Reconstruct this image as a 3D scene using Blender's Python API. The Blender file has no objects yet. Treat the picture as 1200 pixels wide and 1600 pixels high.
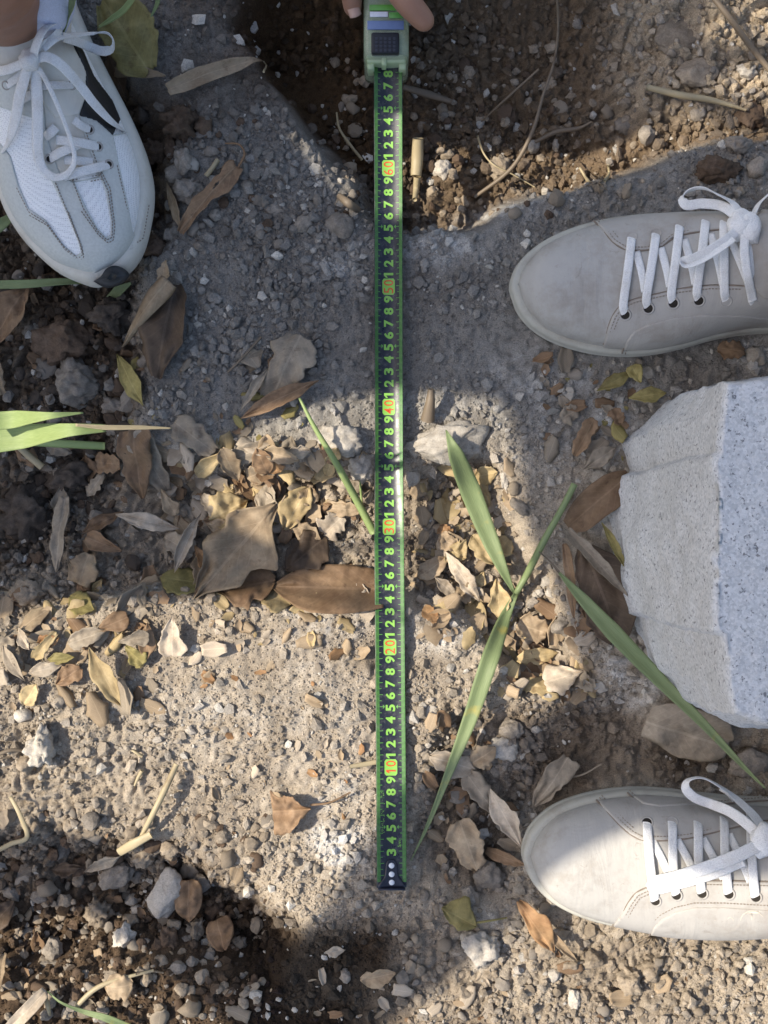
import bpy, bmesh, math, random
import numpy as np
from mathutils import Vector, noise as mnoise

# ------------------------------------------------------------------ camera, sky, sun, exposure
scene = bpy.context.scene
coll = scene.collection
S = 0.64 / 1200.0            # metres per photo pixel on the ground level
CAMH = 1.0
cam_d = bpy.data.cameras.new("camera"); cam = bpy.data.objects.new("camera", cam_d); coll.objects.link(cam)
cam.location = (0, 0, CAMH); cam.rotation_euler = (0, 0, 0)
cam_d.sensor_fit = 'VERTICAL'; cam_d.sensor_height = 36.0
cam_d.lens = 36.0 * CAMH / (1600 * S); cam_d.clip_start = 0.02; cam_d.clip_end = 500
scene.camera = cam

SUN_EL = math.radians(47); SHADOW_AZ = math.radians(-4)     # shadows fall to +x, slightly to -y
sv = np.array([-math.cos(SHADOW_AZ) * math.cos(SUN_EL), -math.sin(SHADOW_AZ) * math.cos(SUN_EL), math.sin(SUN_EL)])
sun_d = bpy.data.lights.new("sun", 'SUN'); sun = bpy.data.objects.new("sun", sun_d); coll.objects.link(sun)
sun_d.energy = 3.7; sun_d.angle = math.radians(0.5); sun_d.color = (1.0, 0.91, 0.76)
sun.rotation_euler = Vector(tuple(sv)).to_track_quat('Z', 'Y').to_euler()
world = bpy.data.worlds.new("World"); scene.world = world; world.use_nodes = True
wn = world.node_tree; bg = wn.nodes["Background"]
sky = wn.nodes.new("ShaderNodeTexSky"); sky.sky_type = 'NISHITA'; sky.sun_disc = False
sky.sun_elevation = SUN_EL; sky.sun_rotation = math.atan2(sv[0], sv[1])
sky.dust_density = 2.2; sky.air_density = 1.0; sky.ozone_density = 0.6
wn.links.new(sky.outputs[0], bg.inputs[0]); bg.inputs[1].default_value = 0.13
scene.view_settings.view_transform = 'Standard'; scene.view_settings.look = 'None'
scene.view_settings.gamma = 1.0; scene.view_settings.use_curve_mapping = False
scene.view_settings.exposure = 0.9

rng = np.random.default_rng(7); random.seed(7)

# ------------------------------------------------------------------ small helpers
def W(px, py, z=0.0):
    k = S * (CAMH - z) / CAMH
    return np.array([(px - 600) * k, (800 - py) * k, z])
def to_px(x, y, z):
    k = CAMH / (S * (CAMH - z))
    return 600 + x * k, 800 - y * k

_lat = np.random.default_rng(3).random((8, 256, 256))
def vnoise(x, y, f, k=0):
    x = np.asarray(x) * f + 1000.3 + 17 * k; y = np.asarray(y) * f + 1000.7 + 31 * k
    xi = np.floor(x).astype(int); yi = np.floor(y).astype(int); fx = x - xi; fy = y - yi
    fx = fx * fx * fx * (fx * (fx * 6 - 15) + 10); fy = fy * fy * fy * (fy * (fy * 6 - 15) + 10)
    L = _lat[k % 8]; a = xi & 255; b = yi & 255; a1 = (a + 1) & 255; b1 = (b + 1) & 255
    return (L[a, b] * (1 - fx) + L[a1, b] * fx) * (1 - fy) + (L[a, b1] * (1 - fx) + L[a1, b1] * fx) * fy - 0.5
def fbm(x, y, f, o=3, k=0):
    s = 0; a = 1.0
    for i in range(o):
        s = s + a * vnoise(x, y, f, k + i); f *= 2.03; a *= 0.5
    return s
def sstep(a, b, x):
    t = np.clip((x - a) / (b - a), 0, 1); return t * t * (3 - 2 * t)
def poly_sd(px, py, poly):
    """signed distance (negative inside) to a polygon"""
    px = np.asarray(px, float); py = np.asarray(py, float)
    d = np.full(px.shape, 1e18); ins = np.zeros(px.shape, bool); n = len(poly)
    for i in range(n):
        x0, y0 = poly[i]; x1, y1 = poly[(i + 1) % n]
        ex, ey = x1 - x0, y1 - y0; wx, wy = px - x0, py - y0
        t = np.clip((wx * ex + wy * ey) / (ex * ex + ey * ey + 1e-12), 0, 1)
        d = np.minimum(d, (wx - ex * t) ** 2 + (wy - ey * t) ** 2)
        if y0 != y1:
            c = ((y0 <= py) & (y1 > py)) | ((y1 <= py) & (y0 > py))
            ins ^= c & (px < x0 + (py - y0) / (y1 - y0) * ex)
    d = np.sqrt(d); return np.where(ins, -d, d)
def catmull(pts, n):
    p = np.asarray(pts, float)
    if len(p) == 2:
        t = np.linspace(0, 1, n)[:, None]; return p[0] * (1 - t) + p[1] * t
    d = np.r_[0, np.cumsum(np.linalg.norm(np.diff(p, axis=0), axis=1) + 1e-9)]
    q = np.linspace(0, d[-1], n); out = np.zeros((n, p.shape[1]))
    m = np.zeros_like(p); m[1:-1] = (p[2:] - p[:-2]) / (d[2:] - d[:-2])[:, None]
    m[0] = (p[1] - p[0]) / (d[1] - d[0]); m[-1] = (p[-1] - p[-2]) / (d[-1] - d[-2])
    i = np.clip(np.searchsorted(d, q, side='right') - 1, 0, len(p) - 2)
    h = (d[i + 1] - d[i])[:, None]; t = ((q - d[i]) / h[:, 0])[:, None]
    return ((2 * t**3 - 3 * t**2 + 1) * p[i] + (t**3 - 2 * t**2 + t) * h * m[i] + (-2 * t**3 + 3 * t**2) * p[i + 1] + (t**3 - t**2) * h * m[i + 1])

def mesh_np(name, v, f, col=None, smooth=True):
    """v (n,3); f (m,3) or (m,4) int array, or a list of tuples"""
    me = bpy.data.meshes.new(name)
    if isinstance(f, np.ndarray):
        m, k = f.shape
        me.vertices.add(len(v)); me.vertices.foreach_set('co', np.ascontiguousarray(v, np.float32).ravel())
        me.loops.add(m * k); me.loops.foreach_set('vertex_index', f.astype(np.int32).ravel())
        me.polygons.add(m); me.polygons.foreach_set('loop_start', np.arange(0, m * k, k, dtype=np.int32))
        me.update(calc_edges=True)
    else:
        me.from_pydata([tuple(map(float, p)) for p in v], [], [tuple(int(i) for i in q) for q in f]); me.update()
    me.polygons.foreach_set('use_smooth', np.full(len(me.polygons), smooth))
    if col is not None:
        a = me.color_attributes.new('Col', 'FLOAT_COLOR', 'POINT')
        a.data.foreach_set('color', np.c_[col, np.ones(len(col))].astype(np.float32).ravel())
    me.validate(); return me
def link(name, me, mat=None, parent=None, label=None, cat=None, group=None, kind=None, loc=None):
    o = bpy.data.objects.new(name, me); coll.objects.link(o)
    if mat is not None and me is not None and not me.materials: me.materials.append(mat)
    if parent is not None: o.parent = parent
    if loc is not None: o.location = tuple(loc)
    if label: o['label'] = label
    if cat: o['category'] = cat
    if group: o['group'] = group
    if kind: o['kind'] = kind
    return o
def empty(name, loc, label, cat, group=None):
    o = link(name, None, label=label, cat=cat, group=group); o.location = tuple(loc); o.empty_display_size = 0.02
    return o
def child(name, me, mat, root):
    """mesh given in world coordinates, parented to root without moving"""
    o = link(name, me, mat, root)
    o.matrix_parent_inverse = root_inv(root); return o
def root_inv(root):
    from mathutils import Matrix
    m = Matrix.Translation(root.location); p = root.parent
    while p is not None:
        if p.type == 'EMPTY': m = Matrix.Translation(p.location) @ m
        p = p.parent
    return m.inverted()
def recenter(me):
    """put the mesh about its own lowest centre; returns the location"""
    n = len(me.vertices); c = np.empty(n * 3, np.float32); me.vertices.foreach_get('co', c); c = c.reshape(-1, 3)
    o = np.array([c[:, 0].mean(), c[:, 1].mean(), c[:, 2].min()]); me.vertices.foreach_set('co', (c - o).astype(np.float32).ravel()); me.update()
    return o
def put(name, me, mat, label, cat, group=None):
    loc = recenter(me); return link(name, me, mat, label=label, cat=cat, group=group, loc=loc)

def grid_faces(nu, nv, wrap=False):
    i = np.arange(nu - 1)[:, None]; j = np.arange(nv if wrap else nv - 1)[None, :]; j2 = (j + 1) % nv
    return np.stack([i * nv + j, (i + 1) * nv + j, (i + 1) * nv + j2, i * nv + j2], -1).reshape(-1, 4)
def tube_arrays(pts, rad, n=8, cap=True, flat=1.0):
    p = np.asarray(pts, float); k = len(p); r = np.broadcast_to(np.asarray(rad, float), (k,))
    t = np.gradient(p, axis=0); t /= np.linalg.norm(t, axis=1)[:, None] + 1e-12
    up = np.array([0, 0, 1.0]); v = []
    for i in range(k):
        a = np.cross(t[i], up)
        if np.linalg.norm(a) < 1e-3: a = np.array([1.0, 0, 0])
        a /= np.linalg.norm(a); b = np.cross(a, t[i])
        ang = np.linspace(0, 2 * np.pi, n, endpoint=False)
        v.append(p[i] + r[i] * (np.cos(ang)[:, None] * a + flat * np.sin(ang)[:, None] * b))
    v = np.concatenate(v); f = [tuple(q) for q in grid_faces(k, n, True)]
    if cap: f.append(tuple(range(n - 1, -1, -1))); f.append(tuple(range((k - 1) * n, k * n)))
    return v, f
def join(parts):
    V = []; F = []; o = 0
    for v, f in parts:
        V.append(np.asarray(v)); F += [tuple(int(i) + o for i in q) for q in f]; o += len(v)
    return np.concatenate(V), F
def box_arrays(c, sx, sy, sz, ax=None):
    """box with half sizes along the axes ax (3x3 rows)"""
    ax = np.eye(3) if ax is None else np.asarray(ax)
    v = np.array([[x, y, z] for x in (-1, 1) for y in (-1, 1) for z in (-1, 1)], float) * (sx, sy, sz)
    return np.asarray(c) + v @ ax, [(0, 1, 3, 2), (4, 6, 7, 5), (0, 4, 5, 1), (2, 3, 7, 6), (0, 2, 6, 4), (1, 5, 7, 3)]
def bevel_box(name, c, sx, sy, sz, r, seg=3):
    bm = bmesh.new(); bmesh.ops.create_cube(bm, size=2.0)
    for v in bm.verts: v.co = Vector((v.co.x * sx + c[0], v.co.y * sy + c[1], v.co.z * sz + c[2]))
    bmesh.ops.bevel(bm, geom=bm.edges[:], offset=r, segments=seg, affect='EDGES', profile=0.5)
    me = bpy.data.meshes.new(name); bm.to_mesh(me); bm.free()
    for p in me.polygons: p.use_smooth = True
    return me

# ------------------------------------------------------------------ materials
class NT:
    def __init__(s, name, rough=0.9, spec=0.3):
        s.m = bpy.data.materials.new(name); s.m.use_nodes = True; s.t = s.m.node_tree; s.b = s.t.nodes["Principled BSDF"]
        s.b.inputs['Roughness'].default_value = rough; s.b.inputs['Specular IOR Level'].default_value = spec
        s.tc = s.n('ShaderNodeTexCoord')
    def n(s, t, **k):
        o = s.t.nodes.new(t)
        for a, b in k.items(): setattr(o, a, b)
        return o
    def l(s, a, b): s.t.links.new(a, b)
    def set(s, inp, v):
        if isinstance(v, bpy.types.NodeSocket): s.l(v, inp)
        else: inp.default_value = v
    def noise(s, scale, detail=4, rough=0.6, vec=None, dist=0.0):
        o = s.n('ShaderNodeTexNoise'); o.inputs['Scale'].default_value = scale; o.inputs['Detail'].default_value = detail
        o.inputs['Roughness'].default_value = rough; o.inputs['Distortion'].default_value = dist
        s.l(vec if vec is not None else s.tc.outputs['Object'], o.inputs['Vector']); return o.outputs['Fac']
    def ramp(s, fac, stops):
        o = s.n('ShaderNodeValToRGB'); e = o.color_ramp.elements
        while len(e) < len(stops): e.new(0.5)
        for i, (p, c) in enumerate(stops):
            e[i].position = p; e[i].color = (*c, 1) if len(c) == 3 else c
        s.l(fac, o.inputs[0]); return o.outputs[0]
    def math(s, op, a, b=0.0, c=None, clamp=False):
        o = s.n('ShaderNodeMath', operation=op, use_clamp=clamp); s.set(o.inputs[0], a); s.set(o.inputs[1], b)
        if c is not None: s.set(o.inputs[2], c)
        return o.outputs[0]
    def mix(s, fac, a, b, mode='MIX'):
        o = s.n('ShaderNodeMix', data_type='RGBA', blend_type=mode); s.set(o.inputs[0], fac)
        for i, v in ((6, a), (7, b)):
            s.set(o.inputs[i], v if isinstance(v, bpy.types.NodeSocket) else (*v, 1))
        return o.outputs[2]
    def bump(s, h, strength=0.5, dist=0.002, prev=None):
        o = s.n('ShaderNodeBump'); o.inputs['Strength'].default_value = strength; o.inputs['Distance'].default_value = dist
        s.l(h, o.inputs['Height'])
        if prev is not None: s.l(prev, o.inputs['Normal'])
        s.l(o.outputs[0], s.b.inputs['Normal']); return o.outputs[0]
    def color(s, v): s.set(s.b.inputs['Base Color'], v if isinstance(v, bpy.types.NodeSocket) else (*v, 1)); return s.m
def plain(name, c, rough=0.6, spec=0.4, nscale=300, var=0.12, bump=0.15, bdist=0.0006):
    t = NT(name, rough, spec); f = t.noise(nscale, 4)
    g = t.ramp(f, [(0.25, tuple(x * (1 - var) for x in c)), (0.75, tuple(min(1, x * (1 + var)) for x in c))])
    if bump: t.bump(f, bump, bdist)
    return t.color(g)

def ground_material(name, var=0.3):
    t = NT(name, 0.95, 0.12)
    a = t.n('ShaderNodeAttribute', attribute_name='Col').outputs['Color']
    f1 = t.noise(900, 5, 0.7); f2 = t.noise(60, 4, 0.6)
    k = t.ramp(f1, [(0.30, (1 - var * 1.5,) * 3), (0.5, (1, 1, 1)), (0.70, (1 + var * 1.3,) * 3)])
    k2 = t.ramp(f2, [(0.3, (0.86, 0.84, 0.82)), (0.7, (1.1, 1.1, 1.1))])
    c = t.mix(1.0, t.mix(1.0, a, k, 'MULTIPLY'), k2, 'MULTIPLY')
    n1 = t.bump(f1, 0.85, 0.0020); t.bump(t.noise(2600, 3, 0.7), 0.6, 0.0007, n1)
    return t.color(c)
M_ground = ground_material('soil'); M_gravel = ground_material('gravel_stone', 0.22)

def stone_material(name, dark, light, spots=0.0):
    t = NT(name, 0.92, 0.15); f = t.noise(120, 6, 0.65, dist=0.4); f2 = t.noise(700, 4, 0.7)
    oi = t.n('ShaderNodeObjectInfo')
    c = t.ramp(f, [(0.3, dark), (0.7, light)])
    c = t.mix(0.65, c, t.ramp(f2, [(0.3, (0.6, 0.6, 0.6)), (0.5, (1, 1, 1)), (0.75, (1.3, 1.3, 1.28))]), 'MULTIPLY')
    k = t.math('MULTIPLY_ADD', oi.outputs['Random'], 0.36, 0.82)
    hs = t.n('ShaderNodeHueSaturation'); t.l(k, hs.inputs['Value']); t.l(c, hs.inputs['Color'])
    n1 = t.bump(f2, 0.6, 0.0014); t.bump(t.noise(2600, 3, 0.7), 0.35, 0.0005, n1)
    return t.color(hs.outputs[0])
M_stone = {
    'grey': stone_material('grey_stone', (0.185, 0.158, 0.128), (0.345, 0.30, 0.25)),
    'white': stone_material('white_mortar', (0.34, 0.30, 0.25), (0.52, 0.475, 0.41)),
    'tan': stone_material('tan_clod', (0.20, 0.158, 0.115), (0.37, 0.305, 0.23)),
    'brown': stone_material('brown_clod', (0.075, 0.05, 0.034), (0.165, 0.115, 0.08)),
    'dark': stone_material('dark_clod', (0.05, 0.04, 0.032), (0.12, 0.095, 0.075)),
}
def leaf_material(name, dark, light, spot, green=None, veins=0.55):
    t = NT(name, 0.62, 0.3); uv = t.n('ShaderNodeUVMap'); sp = t.n('ShaderNodeSeparateXYZ'); t.l(uv.outputs[0], sp.inputs[0])
    u = sp.outputs[0]; s_ = t.math('ABSOLUTE', t.math('MULTIPLY_ADD', sp.outputs[1], 2.0, -1.0))
    mid = t.math('LESS_THAN', s_, 0.05)
    ph = t.math('FRACT', t.math('MULTIPLY_ADD', u, 8.0, t.math('MULTIPLY', s_, -2.4)))
    side = t.math('LESS_THAN', t.math('ABSOLUTE', t.math('SUBTRACT', ph, 0.5)), 0.05)
    vein = t.math('MAXIMUM', mid, t.math('MULTIPLY', side, 0.5))
    oi = t.n('ShaderNodeObjectInfo'); off = t.n('ShaderNodeVectorMath', operation='ADD')
    t.l(t.tc.outputs['Object'], off.inputs[0]); cx = t.n('ShaderNodeCombineXYZ'); t.l(t.math('MULTIPLY', oi.outputs['Random'], 9.0), cx.inputs[0]); t.l(cx.outputs[0], off.inputs[1])
    f = t.noise(55, 5, 0.6, off.outputs[0]); f2 = t.noise(330, 4, 0.6, off.outputs[0])
    c = t.ramp(f, [(0.3, dark), (0.7, light)])
    c = t.mix(t.ramp(t.noise(95, 4, 0.7, off.outputs[0]), [(0.58, (0, 0, 0)), (0.72, (0.8, 0.8, 0.8))]), c, spot)
    c = t.mix(t.math('MULTIPLY', vein, veins * 0.55), c, tuple(min(1, x * 1.35 + 0.03) for x in light))
    c = t.mix(0.5, c, t.ramp(f2, [(0.3, (0.72, 0.72, 0.72)), (0.7, (1.2, 1.2, 1.2))]), 'MULTIPLY')
    k = t.math('MULTIPLY_ADD', oi.outputs['Random'], 0.4, 0.8)
    hs = t.n('ShaderNodeHueSaturation'); t.l(k, hs.inputs['Value']); t.l(c, hs.inputs['Color'])
    n1 = t.bump(vein, 0.35, 0.0006); t.bump(f2, 0.3, 0.0006, n1)
    t.color(hs.outputs[0])
    tr = t.n('ShaderNodeBsdfTranslucent'); t.l(hs.outputs[0], tr.inputs[0]); mx = t.n('ShaderNodeMixShader'); mx.inputs[0].default_value = 0.14
    t.l(t.b.outputs[0], mx.inputs[1]); t.l(tr.outputs[0], mx.inputs[2]); t.l(mx.outputs[0], t.t.nodes['Material Output'].inputs[0])
    return t.m
M_leaf = {
    'tan': leaf_material('tan_leaf', (0.29, 0.205, 0.125), (0.44, 0.34, 0.225), (0.22, 0.145, 0.085)),
    'yellow': leaf_material('yellow_leaf', (0.36, 0.26, 0.125), (0.52, 0.405, 0.225), (0.28, 0.18, 0.085)),
    'brown': leaf_material('brown_leaf', (0.17, 0.10, 0.055), (0.29, 0.19, 0.11), (0.11, 0.065, 0.038)),
    'dark': leaf_material('dark_leaf', (0.075, 0.05, 0.033), (0.145, 0.10, 0.065), (0.05, 0.034, 0.022)),
    'grey': leaf_material('grey_leaf', (0.23, 0.185, 0.135), (0.36, 0.30, 0.225), (0.17, 0.125, 0.085)),
    'olive': leaf_material('olive_leaf', (0.20, 0.165, 0.06), (0.36, 0.30, 0.115), (0.16, 0.11, 0.045)),
    'orange': leaf_material('orange_leaf', (0.30, 0.155, 0.07), (0.42, 0.26, 0.13), (0.20, 0.10, 0.05)),
    'pale': leaf_material('pale_leaf', (0.38, 0.305, 0.225), (0.54, 0.455, 0.35), (0.30, 0.215, 0.14)),
}
def blade_material(name, a, b, spot):
    t = NT(name, 0.5, 0.4); uv = t.n('ShaderNodeUVMap'); mp = t.n('ShaderNodeMapping'); mp.inputs['Scale'].default_value = (3, 60, 1)
    t.l(uv.outputs[0], mp.inputs[0]); f = t.noise(1.0, 3, 0.5, mp.outputs[0]); g = t.noise(38, 3)
    c = t.ramp(f, [(0.3, a), (0.7, b)]); c = t.mix(t.ramp(g, [(0.6, (0, 0, 0)), (0.7, (0.75,) * 3)]), c, spot)
    t.bump(f, 0.4, 0.0006); t.color(c)
    tr = t.n('ShaderNodeBsdfTranslucent'); t.l(c, tr.inputs[0]); mx = t.n('ShaderNodeMixShader'); mx.inputs[0].default_value = 0.2
    t.l(t.b.outputs[0], mx.inputs[1]); t.l(tr.outputs[0], mx.inputs[2]); t.l(mx.outputs[0], t.t.nodes['Material Output'].inputs[0])
    return t.m
M_green = blade_material('green_blade', (0.15, 0.20, 0.085), (0.28, 0.34, 0.16), (0.40, 0.34, 0.09))
M_palegreen = blade_material('pale_green_blade', (0.22, 0.30, 0.105), (0.36, 0.44, 0.18), (0.40, 0.36, 0.14))
M_straw = blade_material('straw', (0.36, 0.29, 0.17), (0.55, 0.46, 0.29), (0.26, 0.19, 0.11))
M_drybrown = blade_material('dry_stalk', (0.145, 0.108, 0.072), (0.26, 0.205, 0.145), (0.09, 0.062, 0.04))

# ------------------------------------------------------------------ ground: one sheet, dense in view, running out to the horizon
PIT = [(395, -260), (372, 40), (430, 130), (500, 230), (560, 318), (640, 372), (735, 362), (800, 325), (900, 296), (1000, 262), (1100, 232), (1250, 205), (1500, 150), (1500, -260)]
DIP = [(-80, 715), (200, 705), (420, 730), (520, 722), (600, 735), (640, 735), (700, 715), (770, 735), (800, 800), (880, 890), (920, 1050), (820, 1080), (760, 985), (640, 945), (430, 935), (250, 925), (100, 960), (-80, 1010)]
LEFT = [(-200, 60), (150, 90), (265, 200), (250, 330), (215, 420), (215, 560), (190, 650), (150, 760), (40, 900), (-200, 960)]
HOLE = [(-200, 1345), (60, 1300), (200, 1330), (330, 1335), (430, 1400), (470, 1470), (420, 1540), (250, 1500), (120, 1530), (-200, 1560)]
FOOT = [(700, 1100), (980, 1090), (1060, 1130), (1300, 1160), (1300, 1230), (980, 1240), (820, 1300), (800, 1400), (640, 1400), (650, 1300)]
WHITE = [(535, 1320, 60, 34, .75), (520, 1240, 60, 40, .35), (500, 975, 90, 40, .3), (700, 985, 70, 30, .55), (680, 385, 70, 26, .55), (790, 318, 70, 22, .5), (530, 420, 45, 25, .45), (480, 650, 60, 40, .25),
         (350, 690, 60, 30, .3), (960, 690, 40, 80, .75), (955, 800, 30, 60, .6), (990, 1060, 70, 50, .55), (1000, 620, 70, 25, .5), (860, 600, 90, 60, .4), (850, 700, 60, 50, .35), (1180, 545, 40, 30, .8),
         (640, 640, 120, 30, .3), (800, 1190, 40, 40, .3), (540, 690, 50, 25, .6), (760, 1470, 40, 40, .4), (300, 1120, 120, 60, .2), (500, 1100, 90, 120, .15)]
def zones(x, y):
    px, py = 600 + x / S, 800 - y / S
    wob = 26 * vnoise(x, y, 18, 1) + 14 * vnoise(x, y, 55, 2)
    pit = sstep(10, -46, poly_sd(px, py, PIT) + wob)
    dip = sstep(14, -30, poly_sd(px, py, DIP) + wob)
    left = sstep(40, -40, poly_sd(px, py, LEFT) + wob)
    hole = sstep(25, -55, poly_sd(px, py, HOLE) + wob)
    foot = sstep(20, -40, poly_sd(px, py, FOOT) + wob)
    return px, py, pit, dip, left, hole, foot
def macro(x, y, Z=None):
    px, py, pit, dip, left, hole, foot = Z if Z is not None else zones(x, y)
    far = sstep(0.55, 1.2, np.hypot(x, y))
    pitd = 0.078 - 0.045 * sstep(850, 1150, px) * sstep(330, 120, py) - 0.07 * sstep(60, -160, py)
    z = -pitd * pit - 0.03 * dip - 0.034 * left * (1 - 0.6 * dip) - 0.038 * hole - 0.016 * foot
    z = z + 0.010 * sstep(330, 60, py) * sstep(420, 300, px) * sstep(140, 280, px)
    z = z - 0.012 * sstep(430, 560, py) * 0 + 0.012 * vnoise(x, y, 6, 3) * (1 - 0.5 * pit)
    z = z * (1 - far) + far * 0.08 * vnoise(x, y, 0.8, 4)
    tp = np.exp(-((px - 608) / 40.0) ** 2) * sstep(80, 300, py) * sstep(1450, 1380, py)
    return np.where(z > -0.004, z * (1 - tp) - 0.004 * tp, z)
def soil(x, y):
    Z = zones(x, y); px, py, pit, dip, left, hole, foot = Z
    z = macro(x, y, Z)
    rough = np.clip(0.46 + 0.75 * dip + 1.35 * left + 1.6 * hole + 1.15 * pit + 0.5 * foot + 0.5 * sstep(1420, 1480, py) * sstep(640, 720, px) + 0.5 * sstep(330, 150, px) * sstep(1080, 1200, py), 0.2, 1.9)
    near = sstep(1.6, 0.7, np.hypot(x, y))
    n = 0.0075 * fbm(x, y, 38, 2, 1) + 0.0055 * np.abs(fbm(x, y, 95, 2, 3)) * 2 - 0.003 + 0.0042 * fbm(x, y, 270, 2, 5)
    wallsm = pit * sstep(620, 520, px) * sstep(40, 110, py)
    z = z + near * n * rough * (1 - 0.6 * wallsm)
    # crisp broken lip along the slabs
    lip = np.exp(-((dip - 0.35) / 0.25) ** 2) * vnoise(x, y, 70, 6); z = z + 0.006 * lip * near
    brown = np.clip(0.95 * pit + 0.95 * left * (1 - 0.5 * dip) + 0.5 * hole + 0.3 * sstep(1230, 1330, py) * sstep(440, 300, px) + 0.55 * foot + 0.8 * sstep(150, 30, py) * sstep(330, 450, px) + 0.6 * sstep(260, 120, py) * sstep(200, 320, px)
        + 0.95 * sstep(1410, 1490, py) * sstep(690, 570, px) + 0.25 * sstep(1420, 1500, py) * sstep(620, 700, px) + 0.22 * dip + 0.5 * vnoise(x, y, 22, 2) + 0.25 * vnoise(x, y, 70, 5), 0, 1)  # bottom-centre term: brown soil, raised to deepen the shadow there
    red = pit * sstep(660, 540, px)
    wh = np.zeros_like(px)
    for cx, cy, rx, ry, a in WHITE: wh = np.maximum(wh, a * np.exp(-((px - cx) / rx) ** 2 - ((py - cy) / ry) ** 2))
    wh = np.clip(wh * (0.75 + 1.6 * vnoise(x, y, 60, 4) + 1.3 * vnoise(x, y, 180, 1) + 1.4 * vnoise(x, y, 430, 3)), 0, 1)
    g = np.array([0.43, 0.365, 0.285]); b = np.array([0.105, 0.072, 0.047]); rd = np.array([0.10, 0.062, 0.033]); w = np.array([0.66, 0.64, 0.60])
    cool = np.array([0.275, 0.256, 0.228]); kc = (sstep(760, 640, py) * (1 - left))[..., None]  # duller grey for the upper slab; its shade is partly put into the colour
    kp = (pit * sstep(590, 680, px))[..., None]; kt = (sstep(930, 1020, px) * sstep(200, 110, py))[..., None]; b = b * (1 - kp) + np.array([0.20, 0.145, 0.095]) * kp; b = b * (1 - kt) + np.array([0.48, 0.39, 0.28]) * kt  # same tan soil, darkened for pit shade and paled for the top-right dapples
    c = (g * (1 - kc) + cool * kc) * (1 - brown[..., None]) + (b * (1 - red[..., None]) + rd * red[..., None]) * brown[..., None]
    c = c * (1 - 0.62 * sstep(1420, 1490, py) * sstep(650, 540, px) * sstep(330, 400, px) - 0.12 * pit * sstep(950, 850, px))[..., None]  # bottom-centre shadow deepened in the soil colour; pit darkened a little too
    c = c * (1 - wh[..., None]) + w * wh[..., None]
    return z, c, brown, rough, wh
def axis(half, step, far, n):
    core = np.arange(-half, half + step / 2, step); e = half + np.cumsum(np.geomspace(step * 2, far, n))
    return np.r_[-e[::-1], core, e]
gx = axis(0.40, 0.0016, 16, 24); gy = axis(0.50, 0.0016, 16, 24)
GX, GY = np.meshgrid(gx, gy, indexing='ij')
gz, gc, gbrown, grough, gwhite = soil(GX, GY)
gm = macro(GX, GY)
v = np.stack([GX, GY, gz], -1).reshape(-1, 3)
gf = grid_faces(len(gx), len(gy))
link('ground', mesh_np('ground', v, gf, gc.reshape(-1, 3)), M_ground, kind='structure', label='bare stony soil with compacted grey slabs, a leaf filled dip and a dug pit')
def samp(A, x, y):
    x = np.asarray(x, float); y = np.asarray(y, float)
    i = np.clip(np.searchsorted(gx, x) - 1, 0, len(gx) - 2); j = np.clip(np.searchsorted(gy, y) - 1, 0, len(gy) - 2)
    fx = np.clip((x - gx[i]) / (gx[i + 1] - gx[i]), 0, 1); fy = np.clip((y - gy[j]) / (gy[j + 1] - gy[j]), 0, 1)
    if A.ndim == 3: fx = fx[..., None]; fy = fy[..., None]
    return (A[i, j] * (1 - fx) + A[i + 1, j] * fx) * (1 - fy) + (A[i, j + 1] * (1 - fx) + A[i + 1, j + 1] * fx) * fy
def G(px, py, lift=0.0):
    z = 0.0
    for _ in range(5):
        p = W(px, py, z); z = float(samp(gz, p[0], p[1])) + lift
    return W(px, py, z)

covered = []          # discs (x, y, r) where loose grit is thinned
def cover(x, y, r): covered.append((x, y, r))

# ------------------------------------------------------------------ sweeps: ribbons, blades, stalks
def ribbon_arrays(pts, width, thick, up=None, roll=0.0, tilt=None):
    """flat woven strap swept along pts; up: normals per point"""
    p = np.asarray(pts, float); k = len(p); w = np.broadcast_to(np.asarray(width, float), (k,))
    t = np.gradient(p, axis=0); t /= np.linalg.norm(t, axis=1)[:, None] + 1e-12
    up = np.tile([0, 0, 1.0], (k, 1)) if up is None else np.asarray(up)
    n = 10; ang = np.linspace(0, 2 * np.pi, n, endpoint=False); cx = np.sign(np.cos(ang)) * np.abs(np.cos(ang)) ** 0.6; cy = np.sign(np.sin(ang)) * np.abs(np.sin(ang)) ** 0.8
    V = []
    for i in range(k):
        a = np.cross(t[i], up[i]); a /= np.linalg.norm(a) + 1e-12; b = np.cross(a, t[i])
        if tilt is not None:
            c, s_ = math.cos(tilt[i]), math.sin(tilt[i]); a, b = a * c + b * s_, b * c - a * s_
        V.append(p[i] + 0.5 * w[i] * cx[:, None] * a + 0.5 * thick * cy[:, None] * b)
    f = [tuple(q) for q in grid_faces(k, n, True)] + [tuple(range(n - 1, -1, -1)), tuple(range((k - 1) * n, k * n))]
    return np.concatenate(V), f
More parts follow.
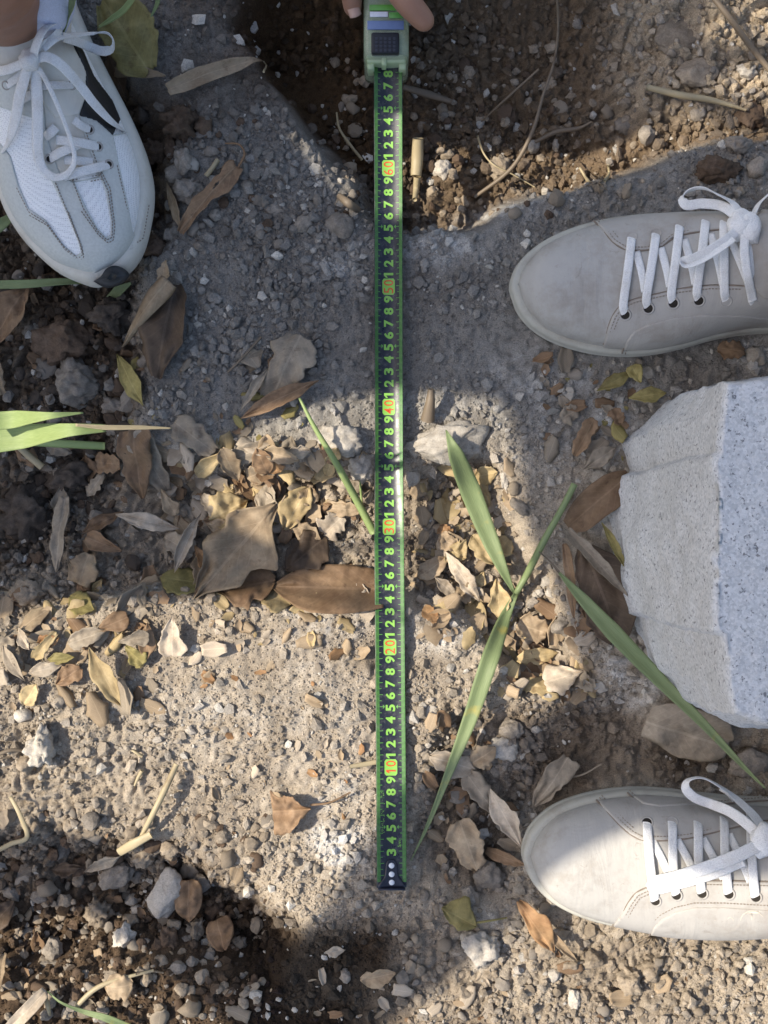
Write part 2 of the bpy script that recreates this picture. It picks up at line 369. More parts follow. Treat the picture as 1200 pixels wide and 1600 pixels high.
def blade_mesh(name, pts, widths, fold=0.25, n=40, twist=0.0, curl=0.0):
    """a grass blade: strip with a fold along its midrib; pts world points, widths metres"""
    p = catmull(pts, n); w = np.interp(np.linspace(0, 1, n), np.linspace(0, 1, len(widths)), widths)
    t = np.gradient(p, axis=0); t /= np.linalg.norm(t, axis=1)[:, None] + 1e-12; m = 7; V = []; UV = []
    for i in range(n):
        a = np.cross(t[i], [0, 0, 1.0]); a /= np.linalg.norm(a) + 1e-9; b = np.cross(a, t[i])
        th = twist * i / (n - 1); a, b = a * math.cos(th) + b * math.sin(th), b * math.cos(th) - a * math.sin(th)
        for j in range(m):
            s_ = 2 * j / (m - 1) - 1; V.append(p[i] + a * s_ * w[i] / 2 + b * (abs(s_) * fold * w[i] / 2 + curl * w[i] * s_ * s_)); UV.append((i / (n - 1) * 4, j / (m - 1)))
    me = mesh_np(name, np.array(V), grid_faces(n, m)); uvl = me.uv_layers.new(name='UVMap')
    li = np.empty(len(me.loops), np.int32); me.loops.foreach_get('vertex_index', li); uvl.data.foreach_set('uv', np.array(UV, np.float32)[li].ravel())
    return me
def solid(o, t=0.0005):
    m = o.modifiers.new('thickness', 'SOLIDIFY'); m.thickness = t; m.offset = 0; return o
def tube_mesh(name, pts, rads, n=30, sides=8, flat=1.0):
    p = catmull(pts, n); r = np.interp(np.linspace(0, 1, n), np.linspace(0, 1, len(rads)), rads)
    v, f = tube_arrays(p, r, sides, flat=flat); return mesh_np(name, v, f)

# ------------------------------------------------------------------ granite block
def granite():
    t = NT('granite', 0.75, 0.3); o = t.tc.outputs['Object']
    vo = t.n('ShaderNodeTexVoronoi'); vo.inputs['Scale'].default_value = 620; t.l(o, vo.inputs['Vector'])
    sp = t.n('ShaderNodeSeparateXYZ'); t.l(vo.outputs['Color'], sp.inputs[0])
    base = t.ramp(sp.outputs[0], [(0.0, (0.46, 0.465, 0.47)), (0.45, (0.55, 0.555, 0.56)), (0.75, (0.65, 0.65, 0.65)), (1.0, (0.58, 0.57, 0.56))])
    n2 = t.noise(330, 3, 0.6); c = t.mix(t.ramp(n2, [(0.60, (0, 0, 0)), (0.66, (0.75, 0.75, 0.75))]), base, (0.09, 0.09, 0.10))
    n3 = t.noise(160, 3, 0.6); c = t.mix(t.ramp(n3, [(0.68, (0, 0, 0)), (0.76, (0.5,) * 3)]), c, (0.22, 0.22, 0.23))
    c = t.mix(t.ramp(t.noise(26, 4, 0.6), [(0.5, (0, 0, 0)), (0.75, (0.12,) * 3)]), c, (0.50, 0.46, 0.41))
    a = t.bump(t.noise(380, 5, 0.75), 0.6, 0.0016); t.bump(n2, 0.3, 0.0008, a); return t.color(c)
M_granite = granite()
def block():
    HT = 0.265
    base = [(1300, 560), (1180, 585), (1045, 628), (968, 690), (978, 738), (961, 746), (950, 850), (976, 958), (994, 966), (1018, 1040), (1060, 1096), (1150, 1140), (1330, 1165)]
    top = [(1420, 575), (1250, 588), (1132, 592), (1131, 640), (1126, 704), (1117, 712), (1116, 850), (1119, 988), (1131, 995), (1140, 1080), (1150, 1118), (1195, 1132), (1420, 1135)]
    nz = 40; seg = 26; B = []; T = []
    for L, z, out in ((base, -0.03, B), (top, HT, T)):
        P_ = [W(a, b, max(z, 0))[:2] for a, b in L]
        c = np.array([0.42, (P_[0][1] + P_[-1][1]) / 2])
        P_ += [np.array([0.42, P_[-1][1] - 0.005]), np.array([0.43, c[1]]), np.array([0.42, P_[0][1] + 0.005])]
        for i in range(len(P_)):
            a, b = P_[i], P_[(i + 1) % len(P_)]
            for k in range(seg): out.append(a + (b - a) * k / seg)
    B = np.array(B); T = np.array(T); n = len(B); V = []
    for i in range(nz):
        q = i / (nz - 1); ring = B * (1 - q) + T * q; z = -0.03 + (HT + 0.03) * q
        rag = 0.006 * vnoise(ring[:, 0] + z * .6, ring[:, 1], 24, 6) + 0.0035 * vnoise(ring[:, 0] * 0.3 + z, ring[:, 1], 55, 1) + 0.0018 * vnoise(ring[:, 0] + z * 2, ring[:, 1] - z, 240, 2)
        rag = rag + 0.010 * sstep(0.25, 0.0, q) * (vnoise(ring[:, 0] + z, ring[:, 1], 60, 4))
        cen = ring.mean(0); d = ring - cen; d /= np.linalg.norm(d, axis=1)[:, None]
        rnd = 0.0025 * sstep(0.985, 1.0, q)
        V.append(np.c_[ring + d * (rag - rnd)[:, None], np.full(n, z) + 0.0008 * vnoise(ring[:, 0], ring[:, 1], 300, 3)])
    cen = T.mean(0); nr = 26; rings = []
    for i in range(1, nr):
        q = 1 - i / nr; ring = cen + (T - cen) * q; rings.append(np.c_[ring, HT + 0.0012 * vnoise(ring[:, 0], ring[:, 1], 160, 3) + 0.002 * vnoise(ring[:, 0], ring[:, 1], 30, 5)])
    V += rings; v = np.concatenate(V); f = [tuple(q) for q in grid_faces(nz + nr - 1, n, True)]; f.append(tuple(range((nz + nr - 2) * n, (nz + nr - 1) * n)))
    me = mesh_np('granite_block', v, f); put('granite_block', me, M_granite, 'pale speckled granite block with broken facets between the grey shoes', 'stone block')
    cover(0.30, -0.03, 0.10)
block()

# ------------------------------------------------------------------ shoes
class Shoe:
    def __init__(s, toe, heel, hi, lo, tops, L, zs=0.026, zo=0.012, ex=0.86, ez=0.80, z0=0.0, lean=0.0):
        """toe, heel: px; hi/lo: traced px points of the two edges of the sole from toe to heel; tops: (u, z) height of the upper"""
        s.zs, s.ex, s.ez, s.L, s.z0, s.lean = zs, ex, ez, L, z0, lean
        s.o = W(*toe, zo)[:2]; h = W(*heel, zo)[:2]; s.e1 = (h - s.o) / np.linalg.norm(h - s.o); s.e2 = np.array([-s.e1[1], s.e1[0]])
        def edge(pts):
            q = []
            for a, b in pts:
                d = W(a, b, zo)[:2] - s.o; q.append((max(d @ s.e1, 0), d @ s.e2))
            q = sorted(q); return np.array([(0, 0.0)] + q)
        s.hi, s.lo = edge(hi), edge(lo)
        if s.hi[3:, 1].mean() < s.lo[3:, 1].mean(): s.hi, s.lo = s.lo, s.hi
        s.tops = np.array(tops)
        uu = np.linspace(0, 1, 300) ** 2 * L; aa = np.linspace(0, 1, 220)
        s.gu, s.ga = np.meshgrid(uu, aa, indexing='ij'); P_ = s.P(s.gu, s.ga); s.gp = P_; s.gpx, s.gpy = to_px(P_[..., 0], P_[..., 1], P_[..., 2])
    def ed(s, E, u):
        w = np.sqrt(np.maximum(u, 0)); k = np.sqrt(E[:, 0]); r = catmull(np.c_[k, E[:, 1]], 400); return np.interp(w, r[:, 0], r[:, 1])
    def top(s, u):
        r = catmull(np.c_[np.sqrt(s.tops[:, 0]), s.tops[:, 1]], 300); return np.interp(np.sqrt(np.maximum(u, 0)), r[:, 0], r[:, 1])
    def base(s, u, v):
        p = s.o + np.asarray(u)[..., None] * s.e1 + np.asarray(v)[..., None] * s.e2; return p
    def P(s, u, a, inset=0.0045):
        u = np.asarray(u, float); a = np.asarray(a, float)
        hi = s.ed(s.hi, u); lo = s.ed(s.lo, u); mid = (hi + lo) / 2; hw = np.maximum((hi - lo) / 2 - inset, 0.0004) * sstep(-0.002, 0.004, u)
        c = np.cos(np.pi * a); z = s.zs + (s.top(u) - s.zs) * np.abs(np.sin(np.pi * a)) ** s.ez
        vv = mid + hw * np.sign(c) * np.abs(c) ** s.ex
        vv = vv + s.lean * (z - s.zs)
        ue = u + inset * (1 - sstep(0, 0.03, u)); p = s.base(ue, vv)
        return np.concatenate([p, (z + s.z0)[..., None]], -1)
    def N(s, u, a):
        e = 1e-4; du = s.P(u + e, a) - s.P(np.maximum(u - e, 1e-5), a); da = s.P(u, np.minimum(a + 1e-3, 1)) - s.P(u, np.maximum(a - 1e-3, 0))
        n = np.cross(da, du); l = np.linalg.norm(n, axis=-1, keepdims=True); n = n / (l + 1e-12); n = np.where(n[..., 2:3] < 0, -n, n); return n
    def find(s, px, py):
        d = (s.gpx - px) ** 2 + (s.gpy - py) ** 2; i = np.unravel_index(np.argmin(d), d.shape); return s.gu[i], s.ga[i]
    def at(s, px, py, off=0.0):
        u, a = s.find(px, py); n = s.N(np.array(u), np.array(a)); p = s.P(np.array(u), np.array(a)) + n * off
        # keep the traced pixel exactly, at the depth found
        q = W(px, py, p[2]); return np.array([q[0], q[1], p[2]]), n
    def upper(s, nu=170, nv=120, umax=None):
        uu = np.linspace(0, 1, nu) ** 1.7 * (umax or s.L); a = np.linspace(0, 1, nv); U, A = np.meshgrid(uu, a, indexing='ij')
        return s.P(U, A)
    def overlay(s, name, sdf, off, nu=230, nv=190, u0=0.0, u1=None, edge=0.5):
        """a panel laid on the upper: the part of the surface where sdf(px, py) < 0"""
        uu = np.linspace(u0 ** 0.6, (u1 or s.L) ** 0.6, nu) ** (1 / 0.6); a = np.linspace(0.004, 0.996, nv); U, A = np.meshgrid(uu, a, indexing='ij')
        def sd(u, a):
            p = s.P(u, a); x, y = to_px(p[..., 0], p[..., 1], p[..., 2]); return sdf(x, y)
        D = sd(U, A); ins = D < 0
        q = grid_faces(nu, nv); keep = ins.ravel()[q].any(1); q = q[keep]; used = np.unique(q)
        u = U.ravel()[used].copy(); aa = A.ravel()[used].copy(); d = D.ravel()[used]; out = d >= 0
        for _ in range(3):
            e = 2e-4; ea = 2e-3; dd = sd(u, aa); gu = (sd(u + e, aa) - dd) / e; ga = (sd(u, np.clip(aa + ea, 0, 1)) - dd) / ea
            su, sa = 0.1, 1.0; g2 = (gu * su) ** 2 + (ga * sa) ** 2 + 1e-9
            st = np.where(out, dd / g2, 0); u = np.maximum(u - np.clip(st * gu * su * su, -0.004, 0.004), 1e-5); aa = np.clip(aa - np.clip(st * ga * sa * sa, -0.02, 0.02), 0.002, 0.998)
        p = s.P(u, aa); n = s.N(u, aa); h = np.where(out, off * edge, off)
        top = p + n * h[:, None]; mp = np.full(nu * nv, -1); mp[used] = np.arange(len(used)); f = mp[q]
        # skirt down to the surface round the open edge
        ed = np.concatenate([f[:, [0, 1]], f[:, [1, 2]], f[:, [2, 3]], f[:, [3, 0]]]); key = np.sort(ed, 1); _, inv, cnt = np.unique(key, axis=0, return_inverse=True, return_counts=True)
        bd = ed[cnt[inv.ravel()] == 1]; k = len(top); low = p - n * 0.0012
        sk = np.stack([bd[:, 1], bd[:, 0], bd[:, 0] + k, bd[:, 1] + k], 1)
        return mesh_np(name, np.concatenate([top, low]), np.concatenate([f, sk]))
    def sole(s, name, prof, n=170):
        """prof: (outward offset, z) from the bottom up"""
        t = (1 - np.cos(np.linspace(0, np.pi, n))) / 2 * s.L; hi = s.base(t, s.ed(s.hi, t)); lo = s.base(t, s.ed(s.lo, t))
        ring = np.concatenate([hi, lo[::-1][1:-1]])
        d = np.roll(ring, -1, 0) - np.roll(ring, 1, 0); d /= np.linalg.norm(d, axis=1)[:, None] + 1e-12; nn = np.c_[d[:, 1], -d[:, 0]]
        c = ring.mean(0)
        if ((ring - c) * nn).sum() < 0: nn = -nn
        for _ in range(3): nn = (np.roll(nn, 1, 0) + nn + np.roll(nn, -1, 0)) / 3
        k = len(ring); V = [np.c_[ring + nn * o, np.full(k, z + s.z0)] for o, z in prof]
        f = [tuple(q) for q in grid_faces(len(prof), k, True)]; f.append(tuple(range(k - 1, -1, -1))); f.append(tuple(range((len(prof) - 1) * k, len(prof) * k)))
        return mesh_np(name, np.concatenate(V), f)
    def stitches(s, lines, off, step=5.2, ln=3.2, r=0.00045):
        parts = []
        for L in lines:
            p = np.asarray(L, float); d = np.r_[0, np.cumsum(np.linalg.norm(np.diff(p, axis=0), axis=1))]; q = np.arange(0, d[-1] - ln, step)
            for a in q:
                e = [(np.interp(x, d, p[:, 0]), np.interp(x, d, p[:, 1])) for x in (a, a + ln)]
                A_, nA = s.at(*e[0], off); B_, nB = s.at(*e[1], off)
                if np.linalg.norm(A_ - B_) > 0.006: continue
                parts.append(tube_arrays([A_, (A_ + B_) / 2 + nA * 0.0002, B_], r, 5))
        return join(parts)
    def lace(s, pts, width, thick=0.0013, n=None, tilt=None, taper=None):
        """pts: (px, py, height above the upper)"""
        P_ = []; Nn = []
        for a, b, h in pts:
            p, nn = s.at(a, b); q = p + np.array([0, 0, 1.0]) * h; q = W(a, b, q[2]); P_.append(q); Nn.append(nn * 0.5 + np.array([0, 0, 0.5]))
        k = n or max(8, 7 * len(pts)); c = catmull(P_, k); u = catmull(Nn, k); u /= np.linalg.norm(u, axis=1)[:, None]
        w = np.full(k, width) if taper is None else np.interp(np.linspace(0, 1, k), np.linspace(0, 1, len(taper)), taper) * width
        tl = None if tilt is None else np.interp(np.linspace(0, 1, k), np.linspace(0, 1, len(tilt)), tilt)
        return ribbon_arrays(c, w, thick, u, tilt=tl)
    def eyelet(s, px, py, r, off):
        p, n = s.at(px, py, off); a = np.cross(n, s.e1.tolist() + [0]); a /= np.linalg.norm(a); b = np.cross(n, a)
        t = np.linspace(0, 2 * np.pi, 17)[:-1]; ring = p + r * (np.cos(t)[:, None] * a + np.sin(t)[:, None] * b)
        V = []; m = 6
        for i in range(16):
            o = (ring[i] - p) / r
            for j in range(m):
                g = 2 * np.pi * j / m; V.append(ring[i] + 0.0009 * (math.cos(g) * o + math.sin(g) * n * 0.8))
        i = np.arange(16)[:, None]; j = np.arange(m)[None]; f = np.stack([i * m + j, ((i + 1) % 16) * m + j, ((i + 1) % 16) * m + (j + 1) % m, i * m + (j + 1) % m], -1).reshape(-1, 4)
        disc = (np.concatenate([[p + n * 0.0002], p + n * 0.0002 + (ring - p) * 0.85]), [(0, k + 1, (k + 1) % 16 + 1) for k in range(16)])
        return (np.array(V), [tuple(q) for q in f]), disc

def leather(name, c, dirt):
    t = NT(name, 0.6, 0.2); f = t.noise(22, 6, 0.7); g = t.noise(900, 3, 0.6)
    k = t.ramp(f, [(0.30, c), (0.50, tuple(x * 0.93 for x in c)), (0.68, dirt)])
    sc = t.noise(60, 7, 0.78, dist=2.0); k = t.mix(t.ramp(sc, [(0.60, (0, 0, 0)), (0.70, (0.75,) * 3)]), k, tuple(x * .8 for x in dirt))
    sp = t.noise(420, 3, 0.6); k = t.mix(t.ramp(sp, [(0.70, (0, 0, 0)), (0.76, (0.5,) * 3)]), k, tuple(x * .5 for x in dirt))
    mp = t.n('ShaderNodeMapping'); mp.inputs['Scale'].default_value = (38, 9, 9); t.l(t.tc.outputs['Object'], mp.inputs[0]); cr = t.noise(1.0, 4, 0.6, mp.outputs[0], 1.2)
    n1 = t.bump(g, 0.15, 0.0006); n2 = t.bump(cr, 0.24, 0.005, n1); t.bump(t.noise(34, 3, 0.55, dist=0.8), 0.3, 0.004, n2); return t.color(k)
M_leather = leather('off_white_leather', (0.41, 0.393, 0.365), (0.30, 0.275, 0.243))
M_leather2 = leather('off_white_leather_panel', (0.40, 0.38, 0.352), (0.30, 0.272, 0.24))
M_midsole = leather('cream_rubber', (0.43, 0.415, 0.36), (0.31, 0.28, 0.235))
M_thread = plain('sewing_thread', (0.25, 0.215, 0.18), 0.8, 0.2, 600, 0.1, 0)
def woven(name, c, dirt):
    t = NT(name, 0.9, 0.15); w = t.noise(1100, 2, 0.5); f = t.noise(60, 4, 0.6)
    k = t.mix(t.ramp(f, [(0.5, (0, 0, 0)), (0.8, (0.6,) * 3)]), c, dirt); k = t.mix(0.5, k, t.ramp(w, [(0.30, (0.75,) * 3), (0.62, (1.06,) * 3)]), 'MULTIPLY')
    t.bump(w, 0.8, 0.0010); return t.color(k)
M_lace = woven('white_lace', (0.76, 0.755, 0.745), (0.55, 0.51, 0.45))
M_black = plain('black_synthetic', (0.018, 0.018, 0.02), 0.5, 0.4, 400, 0.2, 0.2)
M_hole = plain('dark_hole', (0.03, 0.026, 0.022), 0.9, 0.1, 400, 0.2, 0)
M_tongue = leather('tongue_leather', (0.37, 0.345, 0.312), (0.29, 0.26, 0.225))

def bow_knot(shoe, px, py, h, r):
    p, n = shoe.at(px, py); c = W(px, py, p[2] + h); bm = bmesh.new(); bmesh.ops.create_icosphere(bm, subdivisions=3, radius=1)
    for v_ in bm.verts:
        w = mnoise.noise(v_.co * 1.7) * 0.25; v_.co = Vector((c[0] + v_.co.x * r[0] * (1 + w), c[1] + v_.co.y * r[1] * (1 + w), c[2] + v_.co.z * r[2] * (1 + w)))
    me = bpy.data.meshes.new('knot'); bm.to_mesh(me); bm.free()
    for p_ in me.polygons: p_.use_smooth = True
    return me

M_edge = plain('raw_panel_edge', (0.20, 0.165, 0.135), 0.8, 0.2, 300, 0.2, 0)
def finish_shoe(root, sh, laces, stitch, eyes, eye_off, parts, lace_mat=None, edges=()):
    for L, w in edges:
        q = catmull(np.array(L, float), 60); pts = np.array([sh.at(a, b, 0.0004)[0] for a, b in q]); ok = np.r_[True, np.linalg.norm(np.diff(pts, axis=0), axis=1) < 0.02]; pts = pts[ok]
        for _ in range(4): pts[1:-1] = (pts[:-2] + pts[1:-1] * 2 + pts[2:]) / 4
        child('panel_edge', mesh_np('panel_edge', *tube_arrays(pts, w, 6)), M_edge, root)
    for name, me, mat in parts: child(name, me, mat, root)
    for pts, w, kw in laces:
        v_, f_ = sh.lace(pts, w, **kw); child('lace', mesh_np('lace', v_, f_), lace_mat or M_lace, root)
    if stitch:
        v_, f_ = sh.stitches(stitch, 0.0019); child('stitching', mesh_np('stitching', v_, f_), M_thread, root)['kind'] = 'stuff'
    for ex_, ey_, r in eyes:
        ring, disc = sh.eyelet(ex_, ey_, r, eye_off); e = child('eyelet', mesh_np('eyelet', *ring), M_leather2, root)
        d = link('hole', mesh_np('hole', *disc), M_hole, e)

def off_line(poly, d):
    """offset a px polyline sideways"""
    p = np.asarray(poly, float); t = np.gradient(p, axis=0); t /= np.linalg.norm(t, axis=1)[:, None]; return p + d * np.c_[-t[:, 1], t[:, 0]]

SOLE = [(-0.006, 0.001), (-0.001, 0.002), (0.0005, 0.006), (0.001, 0.0125), (0.0003, 0.0132), (0.0004, 0.0142), (0.0006, 0.0215), (-0.0006, 0.0245), (-0.0024, 0.0256), (-0.0052, 0.0256), (-0.012, 0.026)]
TOPS = [(0, 0.0262), (0.004, 0.036), (0.015, 0.047), (0.035, 0.055), (0.07, 0.062), (0.10, 0.070), (0.14, 0.081), (0.18, 0.092), (0.21, 0.098), (0.26, 0.09), (0.285, 0.07), (0.292, 0.03)]

def shoe_top():
    hi = [(799, 438), (806, 420), (822, 401), (850, 380), (895, 360), (945, 347), (1000, 340), (1060, 338), (1120, 340), (1200, 346), (1280, 350), (1330, 372), (1348, 410)]
    lo = [(800, 462), (808, 484), (826, 508), (860, 531), (910, 548), (960, 555), (1010, 554), (1060, 545), (1110, 531), (1160, 522), (1230, 516), (1300, 500), (1340, 470)]
    sh = Shoe((797, 450), (1350, 436), hi, lo, TOPS, 0.292)
    root = empty('grey_sneaker', W(1010, 445), 'off white leather sneaker above the granite block, wholly in shade', 'shoe')
    far = [(928, 345), (944, 362), (958, 379), (978, 391), (1008, 391), (1034, 386), (1052, 371), (1080, 364), (1130, 358), (1200, 350), (1290, 350)]
    near = [(943, 538), (950, 512), (957, 494), (968, 478), (990, 468), (1020, 461), (1060, 452), (1110, 446), (1160, 447), (1200, 452), (1290, 458)]
    fox = [(972, 552), (979, 530), (990, 516), (1010, 506), (1050, 495), (1100, 490), (1160, 490), (1200, 494), (1290, 500)]
    A = far + [(1290, 240), (928, 240)]; B = near + [(1290, 640), (943, 640)]; C = fox + [(1290, 640), (972, 640)]
    parts = [('midsole', sh.sole('midsole', SOLE), M_midsole), ('upper', mesh_np('upper', sh.upper().reshape(-1, 3), grid_faces(170, 120)), M_leather),
             ('side_panel', sh.overlay('side_panel', lambda x, y: poly_sd(x, y, A), 0.0016), M_leather2), ('side_panel', sh.overlay('side_panel', lambda x, y: poly_sd(x, y, B), 0.0016), M_leather2),
             ('quarter_panel', sh.overlay('quarter_panel', lambda x, y: poly_sd(x, y, C), 0.0026), M_leather2),
             ('tongue', sh.overlay('tongue', lambda x, y: poly_sd(x, y, [(1168, 352), (1190, 335), (1290, 330), (1290, 470), (1190, 462), (1170, 440)]), 0.004, edge=0.2), M_tongue)]
    lowe = [(977, 490), (1013, 480), (1052, 472), (1092, 468), (1135, 469), (1178, 474)]; upe = [(987, 371), (1025, 365), (1062, 352), (1103, 343), (1132, 345), (1168, 358)]
    laces = []
    for i in range(6):
        a, b = lowe[i], upe[i]; m = ((a[0] + b[0]) / 2 - 2, (a[1] + b[1]) / 2)
        laces.append(([(a[0], a[1], 0.001), (a[0] - 3, a[1] - 12, 0.0035), (m[0], m[1], 0.0045), (b[0] - 1, b[1] + 10, 0.004), (b[0], b[1], 0.001)], 0.0068, {}))
        if i < 5: laces.append(([(upe[i][0] + 7, upe[i][1] + 22, 0.0012), ((upe[i][0] + lowe[i + 1][0]) / 2 + 4, (upe[i][1] + lowe[i + 1][1]) / 2 + 5, 0.0018), (lowe[i + 1][0] - 5, lowe[i + 1][1] - 24, 0.0012)], 0.0062, {}))
    laces += [([(1160, 352, 0.012), (1150, 338, 0.018), (1128, 322, 0.022), (1098, 318, 0.022), (1072, 320, 0.022), (1066, 309, 0.023), (1078, 297, 0.026), (1098, 294, 0.027), (1122, 304, 0.027), (1146, 318, 0.024), (1160, 340, 0.017), (1163, 352, 0.013)], 0.0078, {'tilt': [0.2, 0.6, 1.0, 0.9, 0.4, 0.2]}),
              ([(1155, 358, 0.013), (1135, 374, 0.016), (1105, 393, 0.017), (1078, 405, 0.016), (1066, 408, 0.014), (1070, 415, 0.014), (1090, 410, 0.016), (1120, 392, 0.017), (1145, 372, 0.015)], 0.0075, {'tilt': [0.2, 0.5, 0.9, 0.8, 0.3]}),
              ([(1165, 350, 0.012), (1178, 332, 0.02), (1186, 318, 0.022), (1205, 300, 0.02)], 0.0065, {'tilt': [0.1, 0.9, 1.0]}),
              ([(1166, 358, 0.012), (1163, 390, 0.010), (1168, 430, 0.009), (1176, 470, 0.004)], 0.0068, {})]
    st = [off_line(far[:8], -5), off_line(far[:3], -11), off_line(near[:9], 5), off_line(near[:4], 10), off_line(fox, 5)]
    finish_shoe(root, sh, laces, st, [(x, y + 2, 0.0042) for x, y in lowe] + [(x, y, 0.0042) for x, y in upe[:4]], 0.0018, parts, edges=((far, .0008), (near, .0008), (fox, .0007)))
    child('knot', bow_knot(sh, 1158, 352, 0.012, (0.010, 0.012, 0.007)), M_lace, root)
    child('knot', bow_knot(sh, 1172, 358, 0.010, (0.009, 0.012, 0.006)), M_lace, root)
shoe_top()

def shoe_bottom():
    hi = [(818, 1318), (826, 1298), (842, 1278), (866, 1260), (900, 1246), (945, 1236), (990, 1232), (1040, 1234), (1090, 1240), (1150, 1246), (1230, 1250), (1300, 1262), (1345, 1300)]
    lo = [(819, 1345), (828, 1368), (846, 1391), (874, 1412), (915, 1430), (960, 1441), (1010, 1449), (1060, 1452), (1110, 1451), (1160, 1446), (1230, 1436), (1300, 1420), (1350, 1390)]
    sh = Shoe((816, 1331), (1365, 1345), hi, lo, TOPS, 0.292)
    root = empty('grey_sneaker', W(1020, 1345), 'off white leather sneaker near the bottom edge, partly lit by the sun', 'shoe')
    far = [(932, 1250), (950, 1270), (968, 1289), (985, 1304), (1003, 1313), (1040, 1313), (1075, 1310), (1110, 1302), (1160, 1290), (1200, 1282), (1290, 1275)]
    foxf = [(980, 1238), (992, 1250), (1005, 1259), (1030, 1263), (1090, 1260), (1150, 1254), (1290, 1245)]
    near = [(957, 1447), (972, 1428), (982, 1410), (993, 1395), (1010, 1387), (1050, 1380), (1100, 1376), (1160, 1377), (1290, 1380)]
    fox = [(1014, 1462), (1022, 1446), (1034, 1434), (1055, 1423), (1085, 1416), (1130, 1416), (1200, 1420), (1290, 1425)]
    A = far + [(1290, 1100), (932, 1100)]; F = foxf + [(1290, 1100), (980, 1100)]; B = near + [(1290, 1600), (957, 1600)]; C = fox + [(1290, 1600), (1014, 1600)]
    parts = [('midsole', sh.sole('midsole', SOLE), M_midsole), ('upper', mesh_np('upper', sh.upper().reshape(-1, 3), grid_faces(170, 120)), M_leather),
             ('side_panel', sh.overlay('side_panel', lambda x, y: poly_sd(x, y, A), 0.0016), M_leather2), ('side_panel', sh.overlay('side_panel', lambda x, y: poly_sd(x, y, B), 0.0016), M_leather2),
             ('quarter_panel', sh.overlay('quarter_panel', lambda x, y: poly_sd(x, y, C), 0.0026), M_leather2), ('quarter_panel', sh.overlay('quarter_panel', lambda x, y: poly_sd(x, y, F), 0.0026), M_leather2),
             ('tongue', sh.overlay('tongue', lambda x, y: poly_sd(x, y, [(1205, 1262), (1290, 1262), (1290, 1380), (1205, 1375)]), 0.004, edge=0.2), M_tongue)]
    upe = [(1011, 1285), (1050, 1284), (1090, 1282), (1131, 1275), (1172, 1270)]; lowe = [(1024, 1408), (1057, 1399), (1097, 1396), (1139, 1397), (1181, 1402)]
    laces = []
    for i in range(5):
        a, b = upe[i], lowe[i]; laces.append(([(a[0], a[1], 0.001), (a[0] + 1, a[1] + 14, 0.0038), ((a[0] + b[0]) / 2 - 2, (a[1] + b[1]) / 2, 0.0045), (b[0] - 2, b[1] - 12, 0.0038), (b[0], b[1], 0.001)], 0.0070, {}))
        if i < 4: laces.append(([(upe[i][0] + 8, upe[i][1] + 28, 0.001), ((upe[i][0] + lowe[i + 1][0]) / 2, (upe[i][1] + lowe[i + 1][1]) / 2, 0.0016), (lowe[i + 1][0] - 8, lowe[i + 1][1] - 24, 0.001)], 0.0062, {}))
    laces += [([(1190, 1318, 0.014), (1150, 1338, 0.014), (1100, 1357, 0.013), (1055, 1371, 0.012), (1028, 1377, 0.010), (1018, 1383, 0.008), (1024, 1389, 0.0075), (1055, 1382, 0.009), (1110, 1366, 0.010), (1160, 1344, 0.011)], 0.0088, {'taper': [1.1, 1.1, 1.1, 1.0, 1.0, 1.1]}),
              ([(1188, 1308, 0.014), (1168, 1288, 0.02), (1140, 1268, 0.026), (1110, 1256, 0.028), (1085, 1246, 0.029), (1072, 1232, 0.030), (1076, 1219, 0.032), (1095, 1215, 0.033), (1120, 1226, 0.032), (1150, 1248, 0.028), (1176, 1272, 0.022), (1196, 1300, 0.015)], 0.0082, {'tilt': [0.2, 0.7, 1.0, 0.8, 0.3, 0.1]}),
              ([(1200, 1310, 0.012), (1215, 1290, 0.015), (1235, 1270, 0.015)], 0.008, {}), ([(1125, 1232, 0.02), (1135, 1238, 0.022), (1146, 1250, 0.02)], 0.004, {})]
    st = [off_line(far, -6), off_line(far[:4], -11), off_line(foxf, -5), off_line(near, 6), off_line(near[:5], 11), off_line(fox, -5)]
    finish_shoe(root, sh, laces, st, [(x, y, 0.0044) for x, y in upe] + [(x, y, 0.0042) for x, y in lowe], 0.0018, parts, edges=((far, .0008), (near, .0008), (fox, .0007), (foxf, .0007)))
    child('knot', bow_knot(sh, 1194, 1314, 0.012, (0.010, 0.013, 0.008)), M_lace, root)
    # faint monogram on the side: a thin script line with a heavier upright mark
    script = [(1118, 1437), (1114, 1442), (1119, 1446), (1128, 1443), (1134, 1438), (1141, 1433), (1146, 1437), (1141, 1444), (1148, 1445), (1156, 1440), (1160, 1431), (1170, 1424), (1184, 1425), (1192, 1432)]
    pts = catmull([sh.at(a, b, 0.0030)[0] for a, b in script], 70); v1 = tube_arrays(pts, 0.00042, 5)
    mono = plain('monogram_print', (0.50, 0.445, 0.375), 0.6, 0.3, 300, 0.05, 0)
    bars = [ribbon_arrays(np.array([sh.at(a, b, 0.0029)[0] for a, b in L]), w, 0.0005) for L, w in (([(1163, 1427), (1174, 1426), (1187, 1426)], 0.0012), ([(1175, 1427), (1176, 1433), (1177, 1440)], 0.0026))]
    child('monogram', mesh_np('monogram', *join([v1] + bars)), mono, root)
shoe_bottom()

